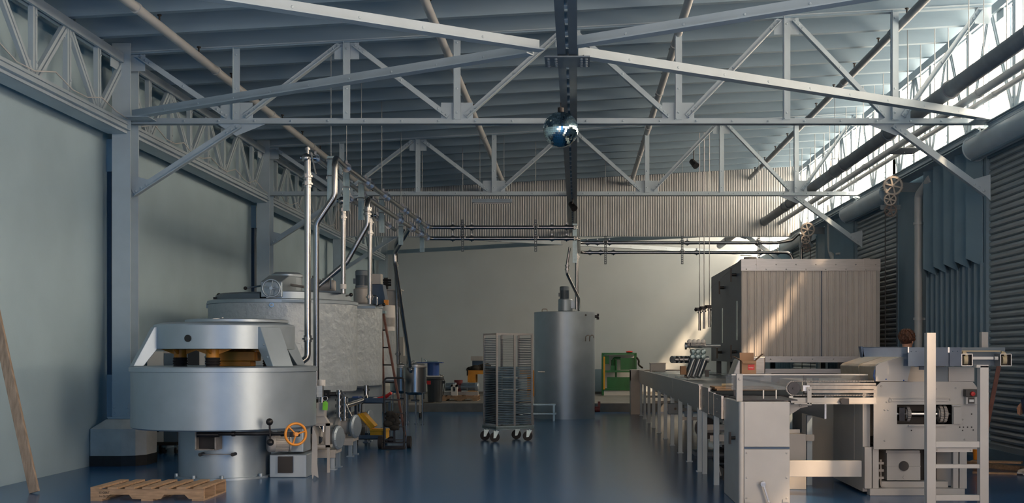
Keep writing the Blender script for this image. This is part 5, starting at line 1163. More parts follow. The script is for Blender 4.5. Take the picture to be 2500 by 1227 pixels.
# second machine body behind
r = thing('enrober_machine', 'dark grey machine body receding behind the moulding machine', 'machine', (3.9, 15.9, 0))
g = G(); g.b2(3.02,4.6,15.2,17.2,.06,1.16); g.build('body', M['mach'], r, bevel=.01)
g = G(); g.b2(2.92,3.02,15.3,17.0,.40,1.16); g.build('side_panel', M['mach'], r)
g = G(); g.b2(3.1,3.2,15.3,15.4,0,.06); g.b2(4.4,4.5,15.3,15.4,0,.06); g.b2(3.1,3.2,17,17.1,0,.06); g.b2(4.4,4.5,17,17.1,0,.06); g.build('feet', M['black'], r)
g = G(); p = W(2010,992,15.1); g.b2(p.x-.0,p.x+.06,15.16,15.199,.92,1.03); g.build('black_switch', M['black'], r)
# ------------------------------------------------------------------ centre tank
cx, cy = CT.x, CT.y
r = thing('upright_tank', 'tall plain silver cylindrical tank in the centre with a motor on top', 'tank', (cx, cy, 0))
R = .72; zt = W(0,760,27.3).z
g = G(); g.lathe([(R,0),(R,zt-.03),(R+.004,zt-.028),(R+.004,zt),(R-.02,zt+.008),(.001,zt+.03)], (cx,cy,0), 72); g.build('shell', M['silver'], r)
g = G(); g.tube([V(cx-.52,cy-.4,zt),V(cx-.52,cy-.4,zt+.07),V(cx-.40,cy-.4,zt+.07),V(cx-.40,cy-.4,zt)], .010, 8, .03); g.build('lid_handle', M['iron'], r)
g = G(); g.lathe([(.15,zt+.02),(.17,zt+.04),(.17,zt+.30),(.16,zt+.32),(.001,zt+.32)], (cx+.02,cy,0), 28); g.b2(cx+.14,cx+.30,cy-.1,cy+.1,zt+.10,zt+.28); g.build('gearbox', M['silver'], r)
motor_parts(r, V(cx-.0,cy,zt+.32), (0,0,1), .11, .30, M['mach_d'])
g = G(); y = cy-R-.01; xx = W(1436,0,27.35).x
for k in (0,1):
    a = V(xx-.06+.09*k,cy-.66,W(0,832,27.3).z); g.tube([a,a+V(0,-.05,.10),a+V(.05,-.05,.14),a+V(.09,-.05,.13),a+V(.10,-.04,.07)],.012,8,.04)
g.build('hook_pipes', M['iron'], r)
g = G(); p = W(1430,769,27.4); g.cyl((p.x,cy-.62,p.z),(p.x,cy-.72,p.z),.022,10); g.build('plug', M['iron_d'], r)
g = G(); p = W(1456,772,28.0); g.cyl((cx+R-.01,cy,p.z),(cx+R+.09,cy,p.z),.035,12); g.cyl((cx+R+.04,cy-.05,p.z-.05),(cx+R+.1,cy-.05,p.z-.05),.025,10); g.cyl((cx+R+.05,cy,p.z+.04),(cx+R+.10,cy,p.z+.04),.025,10); g.build('side_valve', M['iron_d'], r)
g = G(); p = W(1322,907,27.5); g.cyl((p.x-.08,cy-.58,p.z),(p.x+.08,cy-.60,p.z),.016,10); g.cyl((p.x,cy-.5,p.z),(p.x,cy-.60,p.z),.02,10); g.build('door_latch', M['white'], r)
g = G(); p = W(1455,1000,28.0); g.cyl((cx+R-.02,cy,.2),(cx+R+.12,cy,.2),.07,16); g.box((cx+R+.10,cy,.32),(.06,.05,.14)); g.build('outlet_valve', M['maroon'], r)
# low metal bench by the tank
r = thing('low_bench', 'low galvanised bench frame in front of the centre tank', 'bench', (-.75, 26.7, 0)); Yb = 26.9
x0, x1 = -1.3, W(1357,0,Yb).x
g = G(); z = W(0,984,Yb).z; g.b2(x0,x1,26.6,26.9,z-.03,z); g.build('top_rail', M['galv'], r)
g = G(); z2 = W(0,1006,Yb).z; g.b2(x0,x1+.015,26.58,26.9,z2-.03,z2); g.build('lower_rail', M['galv'], r)
for x in (x0+.05,x1-.04):
    for y in (26.62,26.88): g = G(); g.b2(x-.02,x+.02,y-.015,y+.015,0,z-.03); g.build('leg', M['galv'], r)
# ------------------------------------------------------------------ tray rack
rx, ry = -1.20, 20.6; RZ = math.radians(27)
r = thing('tray_rack', 'tall metal tray rack on four casters in the middle of the floor', 'rack', (rx, ry, 0)); r.rotation_euler = (0,0,RZ)
ROOT[r.name] = V(0,0,0)       # parts below are written in the rack's own axes
w, d, zb4, ztp = .66, .56, .27, 1.86
g = G(); g.b2(-w/2-.03,w/2+.03,-d/2-.03,d/2+.03,.225,.255); g.b2(-w/2-.03,w/2+.03,-d/2-.03,-d/2-.015,.215,.275); g.b2(-w/2-.03,-w/2-.015,-d/2-.03,d/2+.03,.215,.275); g.b2(w/2+.015,w/2+.03,-d/2-.03,d/2+.03,.215,.275); g.build('base_frame', M['galv'], r)
for x in (-w/2,0,w/2):
    for y in (-d/2,d/2): g = G(); g.b2(x-.016,x+.016,y-.014,y+.014,.255,ztp); g.build('post', M['brush'], r)
g = G(); g.b2(-w/2-.015,w/2+.015,-d/2-.014,-d/2+.014,ztp-.02,ztp+.008); g.b2(-w/2-.015,w/2+.015,d/2-.014,d/2+.014,ztp-.02,ztp+.008)
for x in (-w/2,0,w/2): g.b2(x-.015,x+.015,-d/2,d/2,ztp-.02,ztp+.008)
g.build('top_frame', M['brush'], r)
N_ = 50
for x0, nm in ((-w/2,'left'),(0,'mid'),(w/2,'right')):
    g = G()
    for k in range(N_):
        z = .30+k*(ztp-.36)/N_
        if x0 != 0: g.b2(x0-.006,x0+.006,-d/2,d/2,z,z+.013)
        g.b2(x0+(-.024 if x0 > -.1 else .006),x0+(.024 if x0 < .1 else -.006),-d/2,d/2,z,z+.003)
    g.build('slide_rails', M['tray'], r)

for x, y in ((-w/2+.02,-d/2+.05),(-w/2+.03,d/2-.05),(w/2-.02,-d/2+.05),(w/2-.03,d/2-.05)):
    ax = Vector((math.sin(-RZ)*-1, -math.cos(RZ), 0)); ax = Vector((-math.sin(RZ), -math.cos(RZ), 0)); tr = Vector((ax.y*-1, ax.x, 0)); c = V(x,y,.085)+tr*.035*-1
    f = G(); f.cyl((x,y,.185),(x,y,.225),.04,14); f.box((x,y,.212),(.10,.10,.012))
    for s in (-.026,.026): f.prism([V(x,y,.19)+tr*.04+ax*s, V(x,y,.19)-tr*.05+ax*s, c-tr*.02+ax*s-V(0,0,.02), c+tr*.02+ax*s-V(0,0,.015)], ax*.004)
    fo = f.build('caster_fork', M['galv'], r)
    f = G(); f.cyl(c-ax*.02, c+ax*.02, .085, 24); f.build('caster_wheel', M['rubber'], fo); f = G(); f.cyl(c-ax*.028, c+ax*.028, .018, 12); f.build('axle_nut', M['stain'], fo)
bpy.context.view_layer.update()
k0 = 0; first = {}
for k in range(N_-1):
    z = .3045+k*(ztp-.36)/N_
    for bay, nm in ((-1,'left'),(1,'right')):
        if k > 32 or (bay == 1 and k % 7 == 5): continue
        if bay not in first:
            x0, x1 = (-w/2+.012,-.012) if bay < 0 else (.012,w/2-.012)
            g = G(); g.b2(x0,x1,-d/2+.01,d/2-.02,0,.004); g.b2(x0,x1,-d/2+.006,-d/2+.010,0,.020); g.b2(x0,x1,d/2-.024,d/2-.02,0,.020)
            o = g.build('rack_tray', M['tray']); tag(o, 'flat metal tray in the %s bay of the tray rack' % nm, 'tray', 'trays in the %s bay of the rack' % nm); first[bay] = o
        else:
            o = first[bay].copy(); COL.objects.link(o)
        o.location = (rx, ry, z); o.rotation_euler = (0,0,RZ)

# ------------------------------------------------------------------ wooden pallet and leaning timber in the foreground
def pallet(x0, y0, wx, dy, z, label, h=.14, slats=7, name='wooden_pallet', rz=0.0, text=False):
    r = thing(name, label, 'pallet', (x0, y0, z), 'wooden pallets'); r.rotation_euler = (0,0,rz); ROOT[r.name] = V(0,0,0)
    for yy in (0, dy/2-.02, dy-.04):
        g = G(); b, t = .02, h-.02
        P = [V(0,yy,b),V(wx*.13,yy,b),V(wx*.17,yy,b+.045),V(wx*.34,yy,b+.045),V(wx*.37,yy,b),V(wx*.62,yy,b),V(wx*.65,yy,b+.045),V(wx*.83,yy,b+.045),V(wx*.87,yy,b),V(wx,yy,b),V(wx,yy,t),V(0,yy,t)]
        g.prism(P, (0,.04,0)); g.build('stringer', M['wood'], r)
    for k in range(slats):
        g = G(); x = (wx-.10)*k/(slats-1); g.b2(x,x+.095,-.004,dy+.004,h-.019,h); g.build('deck_board', M['wood'], r)
    for k in range(3):
        g = G(); x = (wx-.12)*k/2; g.b2(x,x+.12,0,dy,0,.019); g.build('bottom_board', M['wood'], r)
    return r
s0 = F/12.1
pr = pallet(W(221,0,12.1).x, 12.1, 1.16, .78, 0, 'raw wooden pallet on the blue floor in front of the round mixer')
lettering('15 CERT', .030, (.14,-.002,.075), M['cloth_d'], pr, name='stencil'); lettering('16 GLTF', .030, (.14,-.002,.038), M['cloth_d'], pr, name='stencil')
g = G(); P, Q = V(-5.86,12.75,.0), V(-6.47,12.95,2.35); d = (Q-P).normalized(); side = d.cross(V(0,1,0)).normalized()
g.extrude(P+V(0,0,.014), Q, [(-.052,-.022),(.052,-.022),(.052,.022),(-.052,.022)], (0,1,0)); tag(g.build('timber_plank', M['wood2'], bevel=.004), 'rough timber plank leaning against the left wall at the edge of the view', 'plank')

# ------------------------------------------------------------------ hand truck, utility cart, tools
Yh = 18.8
def HX(px): return W(px,0,Yh).x
def HZ(py): return W(0,py,Yh).z
r = thing('hand_truck', 'black two-wheeled hand truck standing upright beside the utility cart', 'hand truck', (HX(963), Yh, 0))
xl_, xr_ = HX(938), HX(987); zt_ = HZ(922)
g = G(); g.tube([V(xl_,Yh,.02),V(xl_,Yh+.02,zt_),V(xr_,Yh+.02,zt_),V(xr_,Yh,.02)],.015,10,.06); g.build('frame', M['black'], r)
for py in (975,1008,1041,1073,1080):
    g = G(); z = HZ(py); g.bar(V(xl_,Yh,z), V(xr_,Yh,z), .03, .018); g.build('cross_bar', M['black'], r)
g = G(); g.b2((xl_+xr_)/2-.014,(xl_+xr_)/2+.014,Yh-.02,Yh+.01,.1,HZ(1008)); g.build('centre_strap', M['black'], r)
g = G(); g.b2(xl_-.02,xr_+.02,Yh-.20,Yh,.006,.016); g.b2(xl_-.02,xr_+.02,Yh-.01,Yh,.006,.05); g.build('toe_plate', M['black'], r)
for x in (xl_-.07,xr_+.07):
    g = G(); g.cyl((x-.03,Yh+.06,.10),(x+.03,Yh+.06,.10),.10,24); wo = g.build('wheel', M['rubber'], r); g = G(); g.cyl((x-.034,Yh+.06,.10),(x+.034,Yh+.06,.10),.035,14); g.build('hub', M['iron_d'], wo)
g = G(); g.cyl((xl_-.07,Yh+.06,.10),(xr_+.07,Yh+.06,.10),.010,8); g.sphere(((xl_+xr_)/2-.05,Yh+.03,.14),.07,12,8,(1,.6,.8)); g.build('axle', M['iron_d'], r)
Yc2 = 19.6
def UX(px): return W(px,0,Yc2).x
def UZ(py): return W(0,py,Yc2).z
r = thing('utility_cart', 'dark blue two-shelf utility cart under the second tank', 'cart', (UX(900), Yc2, 0))
x0, x1 = UX(857), UX(945); za, zb5 = UZ(983), UZ(1070)
g = G(); g.b2(x0,x1,Yc2-.2,Yc2+.35,za,za+.012); g.b2(x0,x1,Yc2-.2,Yc2-.188,za,za+.09); g.b2(x0,x1,Yc2+.338,Yc2+.35,za,za+.09); g.b2(x0,x0+.012,Yc2-.2,Yc2+.35,za,za+.09); g.b2(x1-.012,x1,Yc2-.2,Yc2+.35,za,za+.09); g.build('top_shelf', M['blue_st'], r)
g = G(); g.b2(x0,x1,Yc2-.2,Yc2+.35,zb5,zb5+.012); g.b2(x0,x1,Yc2-.2,Yc2-.188,zb5,zb5+.07); g.b2(x0,x1,Yc2+.338,Yc2+.35,zb5,zb5+.07); g.build('lower_shelf', M['blue_st'], r)
for x in (x0+.012,x1-.012):
    for y in (Yc2-.19,Yc2+.34): g = G(); g.b2(x-.018,x+.018,y-.018,y+.018,zb5,za+.09); g.build('corner_post', M['blue_st'], r)
for x in (x0+.04,x1-.06):
    for y in (Yc2-.12,Yc2+.28): g = G(); g.cyl((x-.018,y,.06),(x+.018,y,.06),.06,18); wo = g.build('caster_wheel', M['rubber'], r); g = G(); g.b2(x-.024,x+.024,y-.02,y+.02,.06,zb5); g.build('caster_fork', M['galv'], wo)
zs_ = zb5+.0125
r = thing('toolbox', 'open yellow toolbox on the lower shelf of the utility cart', 'toolbox', (UX(920), Yc2, zs_))
a, b = UX(908), UX(943); yb = Yc2-.17
g = G(); g.b2(a,b+.03,yb,yb+.30,zs_,zs_+.15); g.b2(a-.01,b+.04,yb-.008,yb+.31,zs_+.12,zs_+.155); g.build('tub', M['yel_box'], r, bevel=.006)
g = G(); p, q = V(a+.01,yb,zs_+.155), V(UX(880),yb,UZ(1010)); g.prism([p,q,q+V(.07,0,.03),p+V(.07,0,.05)],(0,.30,0)); g.prism([p+V(-.012,-.006,0),q+V(-.02,-.006,.0),q+V(.0,-.006,.02),p+V(.01,-.006,.02)],(0,.312,0)); g.build('lid', M['yel_box'], r, bevel=.006)
g = G(); g.tube([V(a-.005,yb-.01,zs_+.13),V(a-.05,yb-.01,zs_+.02),V(a-.02,yb-.01,zs_+.1)],.006,6); g.build('lid_stay', M['galv'], r)
r = thing('tool_case', 'black tool case on the lower shelf of the utility cart beside the yellow toolbox', 'case', (UX(870), Yc2, zs_))
g = G(); g.b2(UX(860),UX(886),Yc2-.16,Yc2+.2,zs_,zs_+.19); g.build('body', M['black'], r, bevel=.012); g = G(); g.b2(UX(864),UX(882),Yc2-.168,Yc2-.16,zs_+.09,zs_+.11); g.build('latch_strip', M['iron_d'], r)
zt2 = za+.013
o = G().b2(UX(858)+.03,UX(878),Yc2-.1,Yc2+.2,zt2,zt2+.10); tag(o.build('parts_bin', M['blue_p'], bevel=.01), 'blue plastic parts bin on the top shelf of the utility cart', 'bin')
g = G(); g.tube([V(UX(905),Yc2-.05,zt2+.02),V(UX(915),Yc2,zt2+.06),V(UX(928),Yc2-.05,zt2+.05)],.028,8,.05); tag(g.build('rag', M['white']), 'crumpled white rag on the top shelf of the utility cart', 'rag')
g = G(); g.tube([V(UX(926),Yc2-.15,zt2+.07),V(UX(944),Yc2-.16,zt2+.10),V(UX(960),Yc2-.2,zt2+.16)],[.018,.022,.026],8); g.tube([V(UX(926),Yc2-.1,zt2+.03),V(UX(944),Yc2-.12,zt2+.07),V(UX(952),Yc2-.14,zt2+.11)],.014,8); tag(g.build('pipe_wrench', M['red']), 'red pipe wrench handles sticking out of the utility cart', 'wrench')
g = G(); rr = random.Random(5); cxx = (xl_+xr_)/2
for k in range(16): g.sphere((cxx+rr.uniform(-.10,.06),Yh-.035+rr.uniform(-.02,.02),.47+rr.uniform(-.13,.09)),rr.uniform(.03,.06),9,6,(1.3,.6,.9))
g.tube([V(cxx-.12,Yh-.03,.42),V(cxx-.02,Yh-.04,.57),V(cxx+.10,Yh-.03,.40)],[.03,.045,.02],8); g.tube([V(cxx+.04,Yh-.03,.5),V(cxx+.07,Yh-.035,.3)],[.04,.015],8)
tag(g.build('work_cloth', M['cloth_d']), 'black crumpled cloth hanging on the cross bars of the hand truck', 'cloth')
# step ladder against the tanks
Yl = 22.2
r = thing('step_ladder', 'red-brown railed step ladder standing between the second tank and the hand truck', 'ladder', (W(955,0,Yl).x, Yl, 0))
tp = W(932,763,Yl); bl = V(W(934,0,Yl).x,Yl,0); br_ = V(W(988,0,21.6).x-.02,21.8,0)
g = G(); g.bar(V(tp.x,Yl,tp.z), V(tp.x+.02,Yl+.25,0), .03, .07, (0,1,0)); g.build('rear_rail', M['redwood'], r)
g = G(); g.bar(V(tp.x+.03,Yl,tp.z), br_, .035, .08, (0,1,0)); g.build('front_rail', M['redwood'], r)
for k in range(1, 7):
    t = k/7; a = V(tp.x+.03,Yl,tp.z).lerp(br_, t); b = V(tp.x,Yl,tp.z).lerp(V(tp.x+.02,Yl+.25,0), t); g = G(); g.bar(a, b, .025, .05, (0,1,0)); g.build('step', M['iron_d'], r)
g = G(); g.box((tp.x+.02,Yl+.0,tp.z+.01),(.12,.16,.05)); g.build('top_cap', M['galv'], r)

# ------------------------------------------------------------------ small stainless kettles
def small_kettle(x, y, R, z0, z1, label, lid=True):
    r = thing('small_kettle', label, 'kettle', (x, y, 0), 'small stainless kettles on legs')
    g = G(); g.lathe([(.001,z0-.05),(R*.6,z0-.04),(R-.01,z0),(R,z0+.02),(R,z1)], (x,y,0), 48); g.build('vessel', M['stain'], r)
    g = G(); g.lathe([(R+.004,z1-.015),(R+.015,z1-.01),(R+.015,z1+.01),(R*.9,z1+.02),(R*.9,z1+.045),(R*.82,z1+.06),(.001,z1+.075)], (x,y,0), 48); g.build('lid', M['brush'], r)
    g = G(); g.cyl((x-R*.5,y-R*.3,z1+.04),(x+.05,y-R*.3,z1+.09),.012,8); g.torus((x-.02,y-R*.4,z1+.09),.035,.010,(0,-1,0),16,6); g.build('lid_bar', M['stain'], r)
    for k in range(3):
        t = k*2*PI/3-.5; g = G(); a, b = x+R*.8*math.cos(t), y+R*.8*math.sin(t); g.cyl((a,b,0.015),(a,b,z0+.01),.016,10); g.cyl((a,b,0),(a,b,.018),.035,14); g.build('leg', M['stain'], r)
    g = G(); g.cyl((x,y,z0-.05),(x,y,z0-.18),.025,10); g.cyl((x-.08,y,z0-.16),(x+.1,y-.05,z0-.16),.02,10); g.build('outlet_valve', M['stain'], r)
    return r
small_kettle(W(1013,0,25.3).x, 25.3, .245, .68, 1.24, 'bright stainless kettle on three thin legs, under the slanted pipe end')
small_kettle(W(982,0,26.3).x-.03, 26.3, .24, .68, 1.22, 'stainless kettle on legs just left of and behind the bright one')
r = thing('kettle_trolley', 'small stainless frame with casters behind the kettle legs', 'trolley', (-3.6, 28.2, 0)); x0 = W(985,0,28.2).x
g = G()
for x in (x0,x0+.42):
    for y in (28.0,28.4): g.b2(x-.02,x+.02,y-.02,y+.02,.12,.62)
g.b2(x0-.02,x0+.44,27.98,28.42,.58,.62); g.b2(x0-.02,x0+.44,27.98,28.42,.30,.33); g.build('frame', M['mach'], r)
for x in (x0,x0+.42):
    for y in (28.0,28.4): h = G(); h.cyl((x-.02,y,.06),(x+.02,y,.06),.06,16); h.build('caster', M['rubber'], r)

# ------------------------------------------------------------------ back of the hall, standing on the raised slab
ZS = .226
def back_y(py): return F*(EYE-ZS)/(py-VY)
Yb = back_y(985)-.0
Yb = 31.6
def BX(px, Y=31.6): return W(px,0,Y).x
def BZ(py, Y=31.6): return W(0,py,Y).z
r = thing('trash_bin', 'dark grey round plastic bin with a red sticker at the back of the hall', 'bin', (BX(1062), Yb, ZS)); bx2 = BX(1062)
g = G(); g.lathe([(.17,ZS),(.19,ZS+.02),(.21,ZS+.60),(.235,ZS+.61),(.235,ZS+.64),(.21,ZS+.645),(.20,ZS+.6),(.001,ZS+.58)], (bx2,Yb,0), 32)
for k in range(16): t = 2*PI*k/16; g.bar(V(bx2+.185*math.cos(t),Yb+.185*math.sin(t),ZS+.05), V(bx2+.208*math.cos(t),Yb+.208*math.sin(t),ZS+.58), .012, .012)
g.build('body', M['bin'], r)
g = G(); g.b2(bx2+.2,bx2+.27,Yb-.06,Yb+.06,ZS+.50,ZS+.57); g.b2(bx2-.27,bx2-.2,Yb-.06,Yb+.06,ZS+.50,ZS+.57); g.build('handle', M['bin'], r)
g = G(); g.b2(bx2-.19,bx2-.09,Yb-.212,Yb-.19,ZS+.48,ZS+.58); g.build('sticker', M['red'], r)
Yw = 33.5
r = thing('work_table', 'narrow pale topped table behind the round bin', 'table', (BX(1060,Yw), Yw, ZS))
g = G(); zt3 = BZ(916,Yw); g.b2(BX(1028,Yw),BX(1080,Yw),Yw-.3,Yw+.3,zt3-.04,zt3); g.build('top', M['white'], r)
g = G(); g.b2(BX(1030,Yw),BX(1078,Yw),Yw-.28,Yw+.28,zt3-.16,zt3-.04); g.build('apron', M['black'], r)
for x in (BX(1032,Yw),BX(1076,Yw)):
    for y in (Yw-.26,Yw+.26): g = G(); g.b2(x-.02,x+.02,y-.02,y+.02,ZS,zt3-.16); g.build('leg', M['mach_d'], r)
r = thing('hose_reel', 'blue drum under a wide blue flange plate on the table behind the round bin', 'reel', (BX(1062,Yw), Yw, zt3))
g = G(); za = BZ(886,Yw); g.cyl((BX(1058,Yw),Yw,zt3),(BX(1058,Yw),Yw,za),.17,24); g.build('drum', M['blue_p'], r)
g = G(); g.b2(BX(1020,Yw),BX(1081,Yw),Yw-.2,Yw+.2,za,za+.03); g.build('flange_plate', M['blue_p'], r)
g = G(); g.b2(BX(1044,Yw),BX(1070,Yw),Yw-.15,Yw+.15,za+.031,za+.06); g.cyl((BX(1031,Yw),Yw,za+.03),(BX(1031,Yw),Yw,za+.16),.02,10); g.tube([V(BX(1041,Yw),Yw,za+.03),V(BX(1040,Yw),Yw,za+.08),V(BX(1035,Yw),Yw,za+.12)],.014,8,.04); g.build('fittings', M['galv'], r)
g = G(); g.tube([V(BX(1075,Yw),Yw-.1,zt3+.02),V(BX(1084,Yw),Yw-.2,zt3-.02),V(BX(1086,33),33.0,.7),V(BX(1083,32.5),32.4,.42),V(BX(1075,32),32.0,ZS+.012),V(BX(1058,31.2),31.15,ZS+.012),V(BX(1035,31),31.0,ZS+.012)],.011,8,.12); tag(g.build('power_cord', M['black']), 'black power cord hanging from the table and trailing to the round bin', 'cord')
pallet(BX(1080,32.6), 32.4, BX(1167,32.6)-BX(1080,32.6), .9, ZS, 'wooden pallet at the back of the hall carrying small motors', h=.145)
zp = ZS+.1455
def small_motor(px, Y, label, m='mach', maroon=False):
    x = BX(px,Y); r = thing('spare_motor', label, 'motor', (x, Y, zp), 'spare motors on the back pallet')
    g = G(); g.b2(x-.14,x+.2,Y-.12,Y+.12,zp,zp+.10); g.build('base', M[m], r)
    motor_parts(r, V(x-.08,Y,zp+.24), (1,-.1,0), .11, .30, M['silver'], False)
    if maroon: h = G(); h.b2(x-.18,x-.02,Y-.1,Y+.1,zp+.10,zp+.34); h.cyl((x-.1,Y,zp+.32),(x-.1,Y,zp+.42),.12,14); h.build('gear_head', M['maroon'], r)
    return r
small_motor(1150, 32.8, 'silver spare motor at the right end of the back pallet'); small_motor(1128, 32.9, 'spare motor with a maroon head in the middle of the back pallet', 'mach', True); small_motor(1096, 32.8, 'small spare motor at the left end of the back pallet beside the bin')
g = G(); x = BX(1108,32.6); g.b2(x-.07,x+.10,32.5,32.7,zp,zp+.10); g.b2(x-.07,x-.02,32.5,32.7,zp+.1,zp+.3); g.b2(x+.05,x+.10,32.5,32.7,zp+.1,zp+.3); g.b2(x-.07,x+.1,32.5,32.7,zp+.24,zp+.3); tag(g.build('motor_bracket', M['white']), 'pale U-shaped bracket on the back pallet between the spare motors', 'bracket')
Yt2 = 36.5
r = thing('yellow_bench', 'ochre wooden bench at the back wall half hidden by the tray rack', 'table', (BX(1180,Yt2), Yt2, ZS)); zt4 = BZ(903,Yt2)
g = G(); g.b2(BX(1146,Yt2),BX(1306,Yt2),Yt2-.4,Yt2+.4,zt4-.12,zt4); g.build('top', M['yellow'], r)
for px in (1154,1298):
    for y in (Yt2-.34,Yt2+.34): g = G(); x = BX(px,Yt2); g.b2(x-.12,x+.12,y-.06,y+.06,ZS,zt4-.12); g.build('leg', M['yellow'], r)
g = G()
for k in range(7): g.sphere((BX(1146,Yt2)+.03+k*.09,Yt2-.2+random.uniform(-.1,.1),zt4+.02+.05*k/2*.7),.10+.01*(k%3),10,7,(1.2,1,.9))
g.b2(BX(1144,Yt2)-.02,BX(1144,Yt2)+.02,Yt2-.42,Yt2,zt4-.16,zt4+.03)
tag(g.build('dark_tarp', M['cloth_d']), 'dark crumpled tarp thrown over the ochre bench', 'tarp')
o = G().b2(BX(1150,Yt2),BX(1178,Yt2),Yt2-.1,Yt2+.25,BZ(880,Yt2),BZ(869,Yt2)); 
r = thing('monitor_box', 'pale box on the dark tarp beside the tray rack', 'box', (BX(1164,Yt2), Yt2, zt4)); g = G(); g.b2(BX(1152,Yt2),BX(1178,Yt2),Yt2+.12,Yt2+.36,zt4,BZ(880,Yt2)); g.build('stand', M['blue_st'], r); g = G(); g.b2(BX(1149,Yt2),BX(1178,Yt2),Yt2+.08,Yt2+.38,BZ(880,Yt2),BZ(869,Yt2)); g.build('top_tray', M['mach'], r)
r = thing('floor_cabinet', 'grey narrow cabinet on the back slab left of the slanted pipe', 'cabinet', (BX(985,33), 33.4, ZS))
g = G(); g.b2(BX(972,33.4),BX(995,33.4),33.2,33.7,ZS,BZ(868,33.4)); g.build('body', M['mach'], r); g = G(); g.b2(BX(976,33.4),BX(986,33.4),33.3,33.6,BZ(868,33.4),BZ(822,33.4)); g.build('riser', M['mach'], r); g = G(); g.b2(BX(996,33.4),BX(998,33.4),33.2,33.7,ZS,BZ(868,33.4)); g.build('door', M['black'], r)
# green machine frame
Yg = 36.8
def GX(px): return W(px,0,Yg).x
def GZ(py): return W(0,py,Yg).z
r = thing('green_machine', 'open green machine cabinet with cut-out panels against the back wall', 'machine', (GX(1512), Yg, ZS))
gx0, gx1, gz0, gz1 = GX(1472), GX(1552), GZ(950), GZ(863)
g = G()
for x in (gx0,gx1):
    for y in (Yg,Yg+.6): g.b2(x-.03,x+.03,y-.03,y+.03,ZS,gz1)
for z in (gz0,gz1,GZ(906)): g.b2(gx0,gx1,Yg-.03,Yg+.03,z-.03,z+.03); g.b2(gx0,gx1,Yg+.57,Yg+.63,z-.03,z+.03)
g.b2(gx0-.03,gx1+.03,Yg-.03,Yg+.63,gz1,gz1+.03); g.build('frame', M['green_m'], r)
def rect(a, b, c_, d_, m='green_m', nm='panel', yo=.04):
    h = G(); h.b2(GX(a),GX(b),Yg+yo,Yg+yo+.03,GZ(d_),GZ(c_)); h.build(nm, M[m], r)
rect(1515,1549,873,902); rect(1482,1549,920,948); rect(1475,1487,867,888)
g = G(); g.b2(GX(1491),GX(1502),Yg+.1,Yg+.3,GZ(904),GZ(892)); g.cyl(V(GX(1497),Yg+.2,GZ(893)),V(GX(1497),Yg+.2,GZ(878)),.06,14); g.tube([V(GX(1497),Yg+.2,GZ(880)),V(GX(1500),Yg+.2,GZ(874)),V(GX(1516),Yg+.2,GZ(874))],.04,10,.08); g.cyl(V(GX(1504),Yg+.1,GZ(922)),V(GX(1504),Yg+.1,GZ(878)),.03,10); g.build('inner_pump', M['green_m'], r)
rect(1474,1550,866,948,'white','back_sheet',.5); rect(1473,1477,870,950,'yel_box','warning_strip',-.045)
g = G(); g.b2(gx0,gx1,Yg,Yg+.6,ZS,gz0-.02); g.build('base', M['white'], r)
g = G(); g.tube([V(gx1+.03,Yg,GZ(872)),V(gx1+.10,Yg-.1,GZ(880)),V(gx1+.08,Yg-.1,GZ(890)),V(gx1+.2,Yg-.2,GZ(897))],.03,8,.1); g.build('side_hose', M['cloth_d'], r)
g = G(); g.sphere((GX(1537),Yg+.2,gz1+.06),.07,12,8,(1.6,1,.5)); tag(g.build('work_glove', M['red']), 'red work glove lying on top of the green machine', 'glove')
o = G().b2(GX(1450),GX(1474),YB-.10,YB-.04,ZS+.076,GZ(902)); tag(o.build('low_wall_patch', M['wall_r']), 'low grey patch against the back wall between the centre tank and the green machine', 'board')  # flat grey block for the greyer lower part of the wall
# scraps by the right shutter
def plank(p, q, w, t, label, m='wood'):
    g = G(); g.bar(p, q, w, t); tag(g.build('wood_offcut', M[m], bevel=.003), label, 'offcut', 'wood offcuts by the shutter')
Yz = 15.6
plank(V(5.2,16.1,.03),V(5.75,15.2,.03),.12,.06,'thick wood offcut on the floor at the foot of the nearest shutter')
plank(V(5.15,15.4,.11),V(5.7,15.1,.12),.16,.025,'thin board lying across the offcut at the foot of the nearest shutter')
plank(V(4.95,16.4,.02),V(5.4,15.9,.02),.14,.04,'short wood offcut nearest the grey stand on the right')
plank(V(5.0,14.9,.012),V(5.5,14.75,.012),.07,.024,'pointed wood strip on the floor beside the cream shoe')
g = G()
for k in range(10): g.sphere((W(2385,0,15.9).x+random.uniform(-.09,.09),15.9+random.uniform(-.08,.08),.30+random.uniform(-.10,.10)),.05,8,6)
g.cyl((W(2385,0,15.9).x,15.9,0),(W(2385,0,15.9).x,15.9,.3),.05,10)
tag(g.build('rag_bundle', M['orange']), 'orange-brown rag bundle on the floor behind the grey stand', 'rag')
g = G(); g.bar(V(4.72,13.6,.62), V(4.92,13.65,1.55), .05, .012, (0,1,0)); tag(g.build('copper_strip', M['redwood']), 'red-brown strip leaning behind the moulding machine on the right', 'strip')
g = G(); g.bar(V(4.72,13.6,0), V(4.72,13.6,.63), .04, .03); tag(g.build('support_stake', M['mach']), 'short grey stake under the leaning red-brown strip', 'stake')
